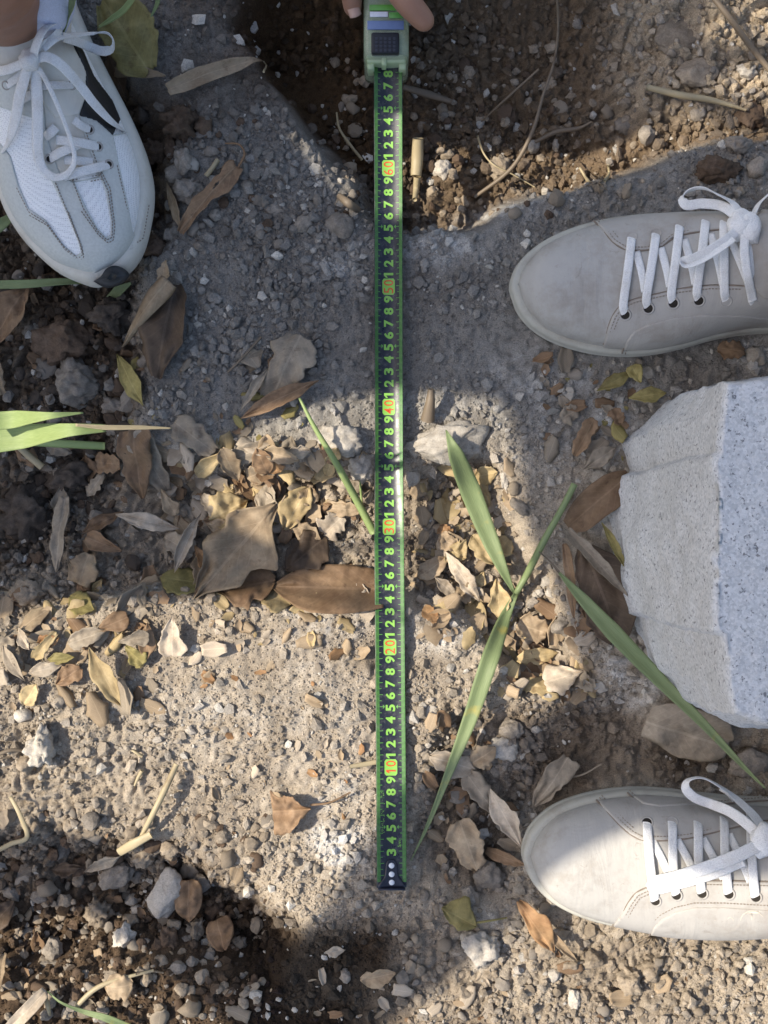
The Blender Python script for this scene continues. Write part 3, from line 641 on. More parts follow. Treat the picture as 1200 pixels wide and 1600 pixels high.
# ---- white running shoe
def zz(L, k=3.477): return [(a / k, b / k) for a, b in L]
def mesh_fabric():
    t = NT('white_mesh_fabric', 0.85, 0.2); vo = t.n('ShaderNodeTexVoronoi'); vo.inputs['Scale'].default_value = 700; vo.inputs['Randomness'].default_value = 0.25
    t.l(t.tc.outputs['Object'], vo.inputs['Vector']); k = t.ramp(vo.outputs['Distance'], [(0.15, (0.58, 0.58, 0.60)), (0.42, (0.87, 0.87, 0.87))])
    t.bump(vo.outputs['Distance'], 0.6, 0.0008); return t.color(k)
M_mesh = mesh_fabric(); M_suede = plain('pale_grey_suede', (0.55, 0.56, 0.53), 0.85, 0.15, 500, 0.10, 0.3)
M_cream = leather('cream_leather', (0.66, 0.64, 0.58), (0.56, 0.52, 0.45)); M_padding = plain('lilac_white_lining', (0.66, 0.665, 0.72), 0.9, 0.1, 300, 0.08, 0.3)
M_rubber = plain('black_outsole_rubber', (0.03, 0.032, 0.036), 0.55, 0.4, 200, 0.2, 0.2); M_foam = leather('cream_midsole_foam', (0.66, 0.63, 0.56), (0.52, 0.48, 0.41))

def rubber_tip():
    o = catmull([(146, 440), (157, 432), (164, 421), (173, 415), (184, 415), (195, 421), (201, 429), (197, 437), (184, 446), (166, 449), (146, 440)], 48)[:-1]; c = o.mean(0); V = []; pr = [(1.0, 0.001), (1.04, .012), (1.0, .028), (.93, .0365), (.7, .040), (.3, .041)]
    for k, z in pr: V.append(np.array([W(*(c + (q - c) * k), z) for q in o]))
    n = len(o); f = [tuple(q) for q in grid_faces(len(pr), n, True)] + [tuple(range((len(pr) - 1) * n, len(pr) * n))]; return mesh_np('toe_bumper', np.concatenate(V), f)
def shoe_white():
    ri = [(178, 433), (200, 418), (217, 393), (228, 355), (234, 315), (233, 285), (225, 250), (212, 215), (196, 180), (178, 145), (160, 110), (140, 70), (118, 20), (95, -40), (60, -110), (20, -140)]
    le = [(130, 437), (100, 424), (68, 398), (40, 368), (18, 332), (6, 298), (2, 262), (0, 225), (-8, 180), (-22, 130), (-38, 80), (-58, 20), (-75, -40), (-80, -100), (-50, -140)]
    tops = [(0, 0.030), (0.004, 0.040), (0.015, 0.050), (0.035, 0.057), (0.07, 0.065), (0.10, 0.075), (0.13, 0.088), (0.16, 0.102), (0.19, 0.115), (0.22, 0.12), (0.26, 0.11), (0.30, 0.06)]
    sh = Shoe((155, 441), (10, -130), le, ri, tops, 0.305, zs=0.030, zo=0.014, ex=0.9, ez=0.9)
    root = empty('running_shoe', W(115, 280), 'white mesh running shoe with grey overlays, black side panel and untidy laces', 'shoe')
    W1 = zz([(-60, 560), (60, 600), (175, 640), (185, 800), (210, 900), (285, 990), (350, 1130), (425, 1310), (440, 1370), (415, 1388), (340, 1325), (250, 1195), (160, 1135), (105, 1010), (60, 850), (-60, 700)])
    W2 = zz([(405, 992), (480, 978), (545, 968), (575, 1050), (600, 1200), (600, 1275), (575, 1287), (530, 1240), (470, 1130)])
    W3 = zz([(612, 742), (690, 722), (740, 830), (812, 985), (798, 1100), (775, 1275), (745, 1302), (715, 1255), (690, 1100), (645, 905)])
    GO = zz([(-300, 400), (120, 430), (250, 560), (290, 640), (420, 630), (520, 640), (605, 735), (690, 715), (760, 790), (960, 900), (960, 1800), (-300, 1800)])
    T = zz([(235, 560), (420, 540), (440, 680), (480, 800), (545, 960), (470, 972), (395, 985), (335, 960), (290, 850), (250, 720)])
    grey = lambda x, y: np.maximum.reduce([poly_sd(x, y, GO), -poly_sd(x, y, W1), -poly_sd(x, y, W2), -poly_sd(x, y, W3), -poly_sd(x, y, T)])
    black = zz([(380, 200), (425, 240), (500, 415), (600, 550), (645, 655), (607, 737), (520, 660), (430, 628), (458, 540), (462, 400), (428, 325)])
    cream = zz([(-300, -700), (380, -300), (380, 235), (428, 325), (462, 400), (458, 540), (428, 625), (300, 640), (240, 560), (130, 440), (-300, 405)])
    bump_ = zz([(470, 1640), (545, 1520), (585, 1462), (610, 1445), (650, 1450), (700, 1478), (740, 1540), (640, 1700)])
    prof = [(-0.004, 0.0), (0.001, 0.002), (0.003, 0.008), (0.0035, 0.016), (0.0025, 0.024), (0.0005, 0.030), (-0.003, 0.0325), (-0.010, 0.033)]
    parts = [('midsole', sh.sole('midsole', prof), M_foam), ('mesh_upper', mesh_np('mesh_upper', sh.upper().reshape(-1, 3), grid_faces(170, 120)), M_mesh),
             ('overlay', sh.overlay('overlay', grey, 0.0014, 300, 240), M_suede), ('side_panel', sh.overlay('side_panel', lambda x, y: poly_sd(x, y, black), 0.0020), M_black),
             ('collar_panel', sh.overlay('collar_panel', lambda x, y: poly_sd(x, y, cream), 0.0016), M_cream), ('tongue', sh.overlay('tongue', lambda x, y: poly_sd(x, y, T), 0.0006), M_cream),
             ('toe_bumper', rubber_tip(), M_rubber)]
    k = 3.477
    def Z(L): return [(a / k, b / k, h) for a, b, h in L]
    wd = 0.0072
    laces = [(Z([(175, 330, .012), (195, 250, .02), (235, 165, .028), (290, 128, .03), (325, 150, .028), (300, 200, .022), (240, 250, .016), (190, 310, .012)]), wd, {'tilt': [.2, .6, .9, .7, .3]}),
             (Z([(230, 260, .016), (300, 205, .024), (400, 190, .03), (500, 182, .034), (580, 180, .036), (614, 215, .037), (610, 260, .036), (560, 278, .034), (490, 255, .032), (420, 225, .029), (340, 200, .024)]), wd, {'tilt': [.2, .4, .8, 1.0, .9, .5]}),
             (Z([(180, 335, .012), (195, 420, .010), (203, 560, .009), (205, 720, .008), (208, 840, .007), (235, 920, .007), (290, 960, .008), (350, 955, .009), (395, 905, .011), (405, 850, .013), (385, 760, .014), (345, 650, .014), (290, 520, .013), (235, 410, .012), (190, 345, .012)]), wd, {'taper': [1.1, 1.2, 1.2, 1.1, .8, .5, .45, .5, .6]}),
             (Z([(190, 320, .012), (250, 308, .018), (310, 335, .021), (370, 390, .020), (440, 470, .016), (510, 560, .013), (590, 645, .010), (640, 685, .008), (685, 720, .004)]), wd, {'taper': [1, 1.1, 1.1, 1.1, 1.1, .9, .5, .4]}),
             (Z([(160, 345, .012), (130, 430, .012), (105, 530, .011), (85, 640, .010), (60, 730, .008), (38, 785, .006), (12, 828, .003)]), wd, {'taper': [1, 1.15, 1.2, 1.2, 1.1, .6, .35]}),
             (Z([(150, 335, .012), (100, 355, .010), (40, 378, .008), (-40, 392, .004)]), wd, {}),
             (Z([(35, 462, .001), (90, 425, .004), (150, 370, .008)]), wd * .9, {}), (Z([(390, 464, .001), (320, 462, .005), (240, 466, .005), (160, 480, .004)]), wd * .85, {}),
             (Z([(90, 560, .001), (160, 520, .004), (220, 490, .004)]), wd * .9, {}), (Z([(488, 704, .001), (440, 680, .004), (400, 650, .003)]), wd * .9, {}),
             (Z([(535, 797, .001), (470, 782, .0045), (390, 768, .005), (305, 760, .003)]), wd, {}), (Z([(268, 862, .001), (320, 832, .005), (390, 800, .0045), (440, 775, .002)]), wd, {}),
             (Z([(590, 893, .001), (520, 912, .005), (430, 935, .006), (340, 960, .004)]), wd, {}), (Z([(245, 745, .001), (275, 720, .004), (305, 690, .003)]), wd, {}),
             (Z([(350, 868, .001), (420, 872, .0025), (505, 884, .001)]), wd, {}), (Z([(400, 962, .001), (460, 955, .002), (520, 940, .001)]), wd * .8, {})]
    def ring(L, d): p = np.array(L + [L[0]], float); c = p.mean(0); return c + (p - c) * (1 + d / np.linalg.norm(p - c, axis=1)[:, None])
    st = [ring(W1, 5)[5:14], ring(W1, 9)[6:13], ring(W2, 5), ring(W2, 10)[2:9], ring(W3, 5)[4:10], ring(T, 5)[2:6]]
    finish_shoe(root, sh, laces, st, [(390 / k, 464 / k, .003), (488 / k, 704 / k, .003), (535 / k, 797 / k, .003), (592 / k, 892 / k, .003), (268 / k, 864 / k, .003), (32 / k, 464 / k, .003)], 0.0016, parts)
    child('knot', bow_knot(sh, 165 / k, 325 / k, 0.012, (0.008, 0.008, 0.007)), M_lace, root)
    return sh
shoe_white()

# ------------------------------------------------------------------ tape measure
CM = np.array([-2, 0, 10, 20, 30, 40, 50, 60, 70]); CMY = np.array([1423.6, 1386, 1198, 1010, 822, 635, 447, 262, 77])
def tape_T(cm, s_mm, off=0.0):
    py = np.interp(cm, CM, CMY); px = np.interp(cm, [0, 12, 30, 42, 68], [612, 610.5, 608, 607.5, 606.5])
    zc = np.interp(cm, [0, 4, 14, 22, 27, 29.2, 31, 36, 45, 55, 62, 69], [0.0045, 0.006, 0.006, 0.007, 0.010, 0.0125, 0.013, 0.012, 0.008, 0.004, 0.003, 0.004])
    R = np.interp(cm, [0, 10, 28.8, 29.6, 34, 42, 55, 69], [60, 46, 40, 26, 19, 18, 19, 21.0]) / 1000
    roll = np.interp(cm, [0, 10, 22, 28.9, 29.5, 40, 69], [-0.05, -0.03, 0.02, 0.05, -0.02, 0.0, 0.0])
    c = W(px, py, zc); th = s_mm / 1000 / R; x = (R - off) * math.sin(th); z = R - (R - off) * math.cos(th)
    return np.array([c[0] + x * math.cos(roll) - z * math.sin(roll), c[1], zc + z * math.cos(roll) + x * math.sin(roll)])
def tape_mat(name, c, rough=0.3, spec=0.5):
    t = NT(name, rough, spec); f = t.noise(90, 5, 0.7); t.set(t.b.inputs['Roughness'], t.ramp(f, [(0.3, (rough * 0.8,) * 3), (0.75, (min(1, rough * 1.8),) * 3)]))
    d = t.noise(160, 5, 0.75); k = t.mix(t.ramp(d, [(0.5, (0, 0, 0)), (0.8, (0.30,) * 3)]), c, (0.30, 0.28, 0.25)); t.bump(t.noise(20, 2), 0.05, 0.002); return t.color(k)
M_tape = tape_mat('dark_tape_lacquer', (0.010, 0.013, 0.022)); M_lime = tape_mat('lime_tape_print', (0.20, 0.43, 0.065), 0.4); M_tick = tape_mat('green_tick_print', (0.10, 0.30, 0.05), 0.4); M_red = tape_mat('red_tape_print', (0.55, 0.07, 0.015), 0.35)
def tape():
    root = empty('tape_measure', W(608, 1386, 0), 'extended tape measure with lime green figures on dark blade and clear case', 'tape measure')
    cms = np.linspace(0, 69, 420); ss = np.linspace(-12.4, 12.4, 17)
    V = np.array([[tape_T(c, s_) for s_ in ss] for c in cms]).reshape(-1, 3)
    blade = child('blade', mesh_np('blade', V, grid_faces(len(cms), len(ss))), M_tape, root); m = blade.modifiers.new('thickness', 'SOLIDIFY'); m.thickness = 0.0004; m.offset = 1
    def sub(name, v, f, mat):
        o = link(name, mesh_np(name, v, f, smooth=False), mat, blade); return o
    # graduations
    parts = []
    def bar(c0, c1, s0, s1, off=0.00018):
        n = max(2, int(abs(s1 - s0) / 1.5) + 1); q = np.linspace(s0, s1, n); v_ = np.array([[tape_T(c, a, off) for a in q] for c in (c0, c1)]).reshape(-1, 3); parts.append((v_, [tuple(x) for x in grid_faces(2, n)]))
    for i in range(1, 690):
        cm = i / 10; w = 0.024; ln = 3.2
        if i % 10 == 0: ln = 6.0
        elif i % 5 == 0: ln = 5.0
        if cm > 0.4: bar(cm - w, cm + w, -12.3, -12.3 + ln); bar(cm - w, cm + w, 12.3 - ln, 12.3)
        if i % 50 == 0 and i % 100:
            for s0 in (-1, 1):
                v_ = np.array([tape_T(cm - 0.18, s0 * 6.2, 2e-4), tape_T(cm + 0.18, s0 * 6.2, 2e-4), tape_T(cm, s0 * 4.6, 2e-4)]); parts.append((v_, [(0, 1, 2)]))
    sub('graduations', *join(parts), M_tick)
    # figures
    cache = {}
    def glyph(txt, bold):
        if (txt, bold) not in cache:
            cu = bpy.data.curves.new('t', 'FONT'); cu.body = txt; cu.size = 1; cu.offset = bold; cu.resolution_u = 3
            o = bpy.data.objects.new('t', cu); coll.objects.link(o); dg = bpy.context.evaluated_depsgraph_get(); me = o.evaluated_get(dg).to_mesh()
            me.calc_loop_triangles(); v_ = np.array([q.co[:] for q in me.vertices]); f_ = [tuple(t.vertices) for t in me.loop_triangles]
            o.evaluated_get(dg).to_mesh_clear(); bpy.data.objects.remove(o); bpy.data.curves.remove(cu)
            lo, hi = v_.min(0), v_.max(0); v_ = (v_ - (lo + hi) / 2) / (hi - lo + (0, 0, 1)); cache[(txt, bold)] = (v_, f_)
        return cache[(txt, bold)]
    def word(txt, cm, wcm, hmm, s0=0.0, bold=0.035, off=0.0003):
        v_, f_ = glyph(txt, bold) if txt != '1' else (np.array([[.0, .5, 0], [.0, -.5, 0], [.5, -.5, 0], [.5, .5, 0], [.0, .26, 0], [-.5, .08, 0], [-.5, .28, 0]]), [(0, 1, 2, 3), (0, 6, 5, 4)]); return np.array([tape_T(cm + q[0] * wcm, s0 - q[1] * hmm, off) for q in v_]), f_
    nums = []; boxes = []; tens = []
    for n in range(3, 69):
        if n % 10: nums.append(word(str(n % 10), n - 0.1, 0.40 if n % 10 == 1 else 0.58, 8.0))
        else:
            a = np.linspace(0, 2 * np.pi, 33)[:-1]; ca, sa = np.cos(a), np.sin(a); ex = np.sign(ca) * np.abs(ca) ** 0.35; ey = np.sign(sa) * np.abs(sa) ** 0.35
            rim = [tape_T(n - 0.05 + x * 0.68, y * 5.3, 0.00022) for x, y in zip(ex, ey)]
            # strips across so that the box follows the curve of the blade
            q = np.linspace(-5.3, 5.3, 9); v_ = []
            for y in q:
                e = 0.68 * (1 - max(0, (abs(y) - 4.3) / 1.0) ** 2 * 0.25); v_ += [tape_T(n - 0.05 - e, y, 0.00022), tape_T(n - 0.05 + e, y, 0.00022)]
            boxes.append((np.array(v_), [tuple(x) for x in grid_faces(9, 2)])); tens.append(word(str(n)[0], n - 0.38, 0.26 if n == 10 else 0.48, 8.2, 0, 0.004, 0.0004)); tens.append(word('0', n + 0.27, 0.48, 8.2, 0, 0.004, 0.0004))
    nums.append(word('5m', 3.6, 0.55, 2.6, 6.6, 0.0))
    r = random.Random(4)
    for i in range(46):            # rubbed remains of a printed line
        c = 4.4 + r.random() * 3.6; y = -7.2 + r.uniform(-1.3, 1.3); e = r.uniform(0.02, 0.07)
        nums.append((np.array([tape_T(c, y, 2e-4), tape_T(c + e, y + r.uniform(-.2, .5), 2e-4), tape_T(c + e, y + r.uniform(.3, .9), 2e-4), tape_T(c, y + 0.5, 2e-4)]), [(0, 1, 2, 3)]))
    sub('figures', *join(nums), M_lime); [sub('number_box', *q, M_lime) for q in boxes]; [sub('tens_figure', *q, M_red) for q in tens]
    # hook
    M_hook = plain('navy_steel', (0.012, 0.014, 0.026), 0.35, 0.5, 200, 0.3, 0.1); M_rivet = plain('bright_rivet', (0.62, 0.64, 0.68), 0.35, 0.6, 300, 0.1, 0)
    prof = [(-0.08, 11.6), (0.25, 11.4), (0.5, 9.0), (0.75, 6.6), (1.1, 5.4), (1.7, 4.9), (2.05, 4.2), (2.25, 2.5), (2.3, 0.6)]
    q = np.linspace(-1, 1, 11); V = np.array([[tape_T(c, a * w, 0.0011 if 0.01 < i < 8.5 else 0.0011) for a in q] for i, (c, w) in enumerate(prof)]).reshape(-1, 3)
    hk = child('hook', mesh_np('hook', V, grid_faces(len(prof), 11)), M_hook, root); m = hk.modifiers.new('t', 'SOLIDIFY'); m.thickness = 0.0011; m.offset = 1
    a0, b0 = W(591, 1387.5, 0.003), W(633, 1387.5, 0.003); lip = bevel_box('hook_lip', ((a0[0] + b0[0]) / 2, a0[1], 0.001), (b0[0] - a0[0]) / 2, 0.0008, 0.0065, 0.0004, 2)
    o = link('hook_lip', lip, M_hook, hk)
    for cm in (0.42, 1.1, 1.82):
        p = tape_T(cm, 0, 0.0014); bm = bmesh.new(); bmesh.ops.create_uvsphere(bm, u_segments=16, v_segments=8, radius=0.0024)
        for w in bm.verts: w.co = Vector((w.co.x + p[0], w.co.y + p[1], w.co.z * 0.35 + p[2]))
        me = bpy.data.meshes.new('rivet'); bm.to_mesh(me); bm.free(); me.polygons.foreach_set('use_smooth', [True] * len(me.polygons))
        o = link('rivet', me, M_rivet, hk)
    # case: clear plastic shell round a dark drum
    def clear(name, c, rough, tr):
        t = NT(name, rough, 0.6); t.b.inputs['Transmission Weight'].default_value = tr; t.b.inputs['IOR'].default_value = 1.4; t.bump(t.noise(60, 3), 0.1, 0.002); return t.color(c)
    M_clear = clear('pale_green_clear_plastic', (0.82, 0.90, 0.66), 0.12, 0.8); M_clear2 = clear('milky_green_plastic', (0.62, 0.74, 0.46), 0.3, 0.45)
    zt = 0.020
    def wb(x0, y0, x1, y1, z): a, b = W(x0, y0, z), W(x1, y1, z); return (a[0] + b[0]) / 2, (a[1] + b[1]) / 2, abs(b[0] - a[0]) / 2, abs(a[1] - b[1]) / 2
    cx, cy, hx, hy = wb(568, -60, 639, 92, zt); child('case', bevel_box('case', (cx, cy, zt - 0.030), hx, hy, 0.030, 0.005, 4), M_clear, root)
    cx, cy, hx, hy = wb(576, -54, 631, 84, zt); child('drum', bevel_box('drum', (cx, cy, zt - 0.032), hx, hy, 0.0262, 0.004, 3), plain('case_core', (0.34, 0.40, 0.33), 0.6, 0.3, 200, 0.2, 0.2), root)
    cx, cy, hx, hy = wb(573, 88, 634, 101, 0.012); child('mouth', bevel_box('mouth', (cx, cy, 0.0085), hx, hy, 0.0085, 0.002, 3), M_clear2, root)
    for x0, x1 in ((574, 585), (623, 634)):
        cx, cy, hx, hy = wb(x0, 95, x1, 111, 0.010); child('mouth_prong', bevel_box('mouth_prong', (cx, cy, 0.006), hx, hy, 0.008, 0.0012, 2), M_clear2, root)
    cx, cy, hx, hy = wb(596, 88, 604, 102, 0.018); child('mouth_rib', bevel_box('mouth_rib', (cx, cy, 0.0125), hx, hy, 0.006, 0.001, 2), M_clear2, root)
    cx, cy, hx, hy = wb(580, 51, 624, 84, zt + .003); btn = child('lock_button', bevel_box('lock_button', (cx, cy, zt + 0.0005), hx, hy, 0.004, 0.0016, 3), plain('black_button', (0.012, 0.013, 0.018), 0.45, 0.4, 300, 0.2, 0.1), root)
    rb = []
    for i in range(5):
        for j in range(4):
            a, b, c, d = wb(586 + i * 7, 58 + j * 6, 590 + i * 7, 62 + j * 6, zt + 0.005); rb.append(box_arrays((a, b, zt + 0.0046), c, d, 0.0004))
    o = link('grip_ridges', mesh_np('grip_ridges', *join(rb), smooth=False), plain('button_ridges', (0.03, 0.032, 0.045), 0.5, 0.4, 300, 0.1, 0), btn)
    for nm, x0, y0, x1, y1, c in (('blue_label', 574, 33, 631, 47, (0.13, 0.19, 0.36)), ('green_label', 577, 8, 630, 17, (0.10, 0.30, 0.05)), ('silver_label', 578, 19, 606, 27, (0.62, 0.64, 0.72)), ('green_label', 608, 20, 630, 29, (0.10, 0.30, 0.07)), ('green_label', 574, -30, 632, -4, (0.09, 0.26, 0.05))):
        cx, cy, hx, hy = wb(x0, y0, x1, y1, zt); child(nm, bevel_box(nm, (cx, cy, zt + 0.0006), hx, hy, 0.0006, 0.0003, 2), plain(nm, c, 0.35, 0.5, 200, 0.1, 0), root)
tape()

# ------------------------------------------------------------------ people: the hand on the case, the ankle in the running shoe, the two who stand outside the frame
def skin_mat(name, c):
    t = NT(name, 0.55, 0.35); f = t.noise(60, 4); g = t.noise(700, 4, 0.7)
    k = t.ramp(f, [(0.3, tuple(x * 0.86 for x in c)), (0.7, c)]); t.bump(g, 0.2, 0.0006); t.b.inputs['Subsurface Weight'].default_value = 0.12
    t.b.inputs['Subsurface Radius'].default_value = (0.006, 0.003, 0.002); return t.color(k)
M_skin = skin_mat('skin', (0.33, 0.175, 0.115)); M_nail = plain('nail', (0.44, 0.28, 0.215), 0.3, 0.5, 300, 0.05, 0)
def body(name, chains, voxel, mat, root, smooth=6):
    parts = []
    for ch in chains:
        p = np.array([q[0] for q in ch]); r = np.array([q[1] for q in ch]); n = 6 * len(ch); c = catmull(np.c_[p, r], n)
        d = np.linalg.norm(c[-1, :3] - c[0, :3]); parts.append(tube_arrays(c[:, :3], c[:, 3], 16))
        for e in list(c[::3]) + [c[-1]]:
            bm = bmesh.new(); bmesh.ops.create_icosphere(bm, subdivisions=2, radius=1); v_ = np.array([q.co[:] for q in bm.verts]) * e[3] + e[:3]; f_ = [tuple(w.index for w in q.verts) for q in bm.faces]; bm.free(); parts.append((v_, f_))
    o = child(name, mesh_np(name, *join(parts)), mat, root); m = o.modifiers.new('skin', 'REMESH'); m.mode = 'VOXEL'; m.voxel_size = voxel; m.use_smooth_shade = True
    m = o.modifiers.new('soft', 'SMOOTH'); m.iterations = smooth; m.factor = 0.5; return o
def hand():
    root = empty('person', W(610, -130, 0.03), 'bare hand gripping the tape case at the top edge', 'person')
    A = lambda x, y, z: W(x, y, z)
    ch = [[(A(590, -230, .02), .030), (A(600, -150, .03), .026), (A(600, -95, .036), .019)],
          [(A(545, -190, .02), .022), (A(560, -120, .035), .018)], [(A(650, -200, .02), .024), (A(640, -130, .035), .018)],
          [(A(560, -120, .038), .0125), (A(600, -50, .040), .0112), (A(636, 2, .037), .0110), (A(662, 32, .030), .0092)],        # thumb over the case
          [(A(545, -130, .03), .0105), (A(548, -60, .032), .0095), (A(549, -15, .025), .0092), (A(551, 12, .014), .0078)],           # index finger down the side
          [(A(528, -150, .02), .0105), (A(520, -80, .0), .0098), (A(540, -40, -.02), .009), (A(570, -20, -.035), .008)],
          [(A(525, -170, .01), .010), (A(515, -110, -.015), .0095), (A(540, -70, -.035), .0088), (A(570, -55, -.045), .0078)],
          [(A(530, -190, .0), .0085), (A(520, -140, -.02), .0082), (A(540, -105, -.036), .0076), (A(565, -95, -.045), .0066)],
          [(A(590, -230, .02), .030), (A(560, -380, .03), .030), (A(500, -700, .10), .040), (A(420, -1000, .25), .048)]]
    body('hand', ch, 0.0016, M_skin, root, 8)
    # nail of the index finger
    p = W(553, 16, .0215); ax = np.array([[0.9, 0.3, 0.1], [-0.3, 0.9, 0.15], [-0.05, -0.2, 1]]); ax /= np.linalg.norm(ax, axis=1)[:, None]
    u = np.linspace(-1, 1, 9); V = [p + ax[0] * a * 0.0048 + ax[1] * b * 0.0055 * math.sqrt(max(0, 1 - 0.45 * a * a)) - ax[2] * 0.0022 * a * a - ax[2] * 0.001 * max(0, -b) for a in u for b in u]
    o = child('fingernail', mesh_np('fingernail', np.array(V), grid_faces(9, 9)), M_nail, root); solid(o, 0.0008)
hand()
M_cloth = plain('navy_cotton', (0.045, 0.05, 0.07), 0.95, 0.1, 120, 0.2, 0.3); M_sock = woven('pale_blue_sock', (0.56, 0.60, 0.74), (0.48, 0.52, 0.66))
def Q(px, py, X):
    p = W(px, py, 0); t = (p[0] - X) / (-sv[0]); return p + sv * t
def ankle():
    root = empty('person', W(0, 0, 0), 'bare brown ankle rising from the white running shoe', 'person')
    A = lambda x, y, z: W(x, y, z)
    body('leg', [[(A(20, 12, .085), .034), (A(-8, -15, .13), .036), (A(-60, -70, .20), .042), (np.array([-.40, .40, .36]), .050), (Q(590, 40, -.48), .058)]], 0.003, M_skin, root)
    body('sock', [[(A(70, 40, .085), .016), (A(72, 0, .115), .022), (A(60, -45, .135), .030)], [(A(30, -10, .10), .037), (A(20, -50, .11), .040)]], 0.003, M_sock, root, 3)
    body('trouser', [[(Q(610, 40, -.48), .076), (Q(730, 42, -.50), .080), (Q(840, 25, -.54), .082), (Q(950, -240, -.62), .085), (Q(1100, -500, -.7), .11)]], 0.01, M_cloth, root)  # unseen upper leg, routed so that its shadow darkens the pit
ankle()
def stander():
    """wearer of the grey shoes, right of the frame"""
    root = empty('person', (0.42, 0.1, 0), 'person standing in the off white sneakers at the right', 'person')
    V = np.array
    ch = [[(V([.37, .20, .13]), .055), (V([.40, .19, .3]), .065), (V([.46, .15, .55]), .075), (V([.56, .05, .92]), .10)], [(V([.37, -.29, .13]), .055), (V([.40, -.27, .3]), .065), (V([.46, -.2, .55]), .075), (V([.56, -.08, .92]), .10)],
          [(V([.56, -.02, .92]), .16), (V([.58, -.02, 1.2]), .15), (V([.60, -.02, 1.42]), .13)], [(V([.60, -.02, 1.45]), .06), (V([.60, -.02, 1.6]), .09), (V([.60, -.02, 1.68]), .09)]]
    body('clothes', ch, 0.02, M_cloth, root)
stander()
def shade_blocker():
    """added figure left of the frame, limbs shaped along sun rays to cast shade"""
    X = -1.05; root = empty('person', (X, 0.1, 0), 'unseen dark figure added left of the tape, shaped to cast shade', 'person')
    hip = Q(-120, 640, X); ch = [[(Q(-120, 640, X), .150), (Q(80, 510, X), .150), (Q(260, 455, X), .125), (Q(400, 470, X), .098), (Q(600, 478, X), .074), (Q(770, 472, X), .085), (Q(920, 470, X), .095)],
          [(Q(1000, 480, X), .10), (Q(1045, 700, X), .095), (Q(1060, 860, X), .095), (Q(1135, 1040, X), .085), (Q(1260, 1190, X), .085)],
          [(Q(1110, 1110, X), .075), (Q(930, 1200, X), .062), (Q(740, 1320, X), .063), (Q(590, 1490, X), .050), (Q(470, 1580, X), .046)],
          [(Q(470, 1580, X), .044), (Q(300, 1480, X), .034), (Q(80, 1375, X), .040), (Q(-60, 1365, X), .050)],
          [(Q(-120, 740, X), .10), (Q(100, 835, X), .058), (Q(300, 872, X), .040), (Q(450, 880, X), .018), (Q(520, 872, X), .008)],
          [(Q(125, 150, X), .098), (Q(295, 360, X), .098), (Q(400, 470, X), .095)],
          [(Q(1000, 420, X), .09), (Q(1200, 375, X), .095), (Q(1420, 375, X), .095)],
          [(Q(1180, 650, X), .06), (Q(1290, 650, X), .10), (Q(1420, 650, X), .10)],
          [(hip + [0, .06, 0], .12), (np.array([X, hip[1] + .12, .35]), .075), (np.array([X, hip[1] + .13, .06]), .06)], [(hip + [0, -.06, 0], .12), (np.array([X, hip[1] - .12, .35]), .075), (np.array([X, hip[1] - .13, .06]), .06)]]
    body('body', ch, 0.02, M_cloth, root, 3)
shade_blocker()

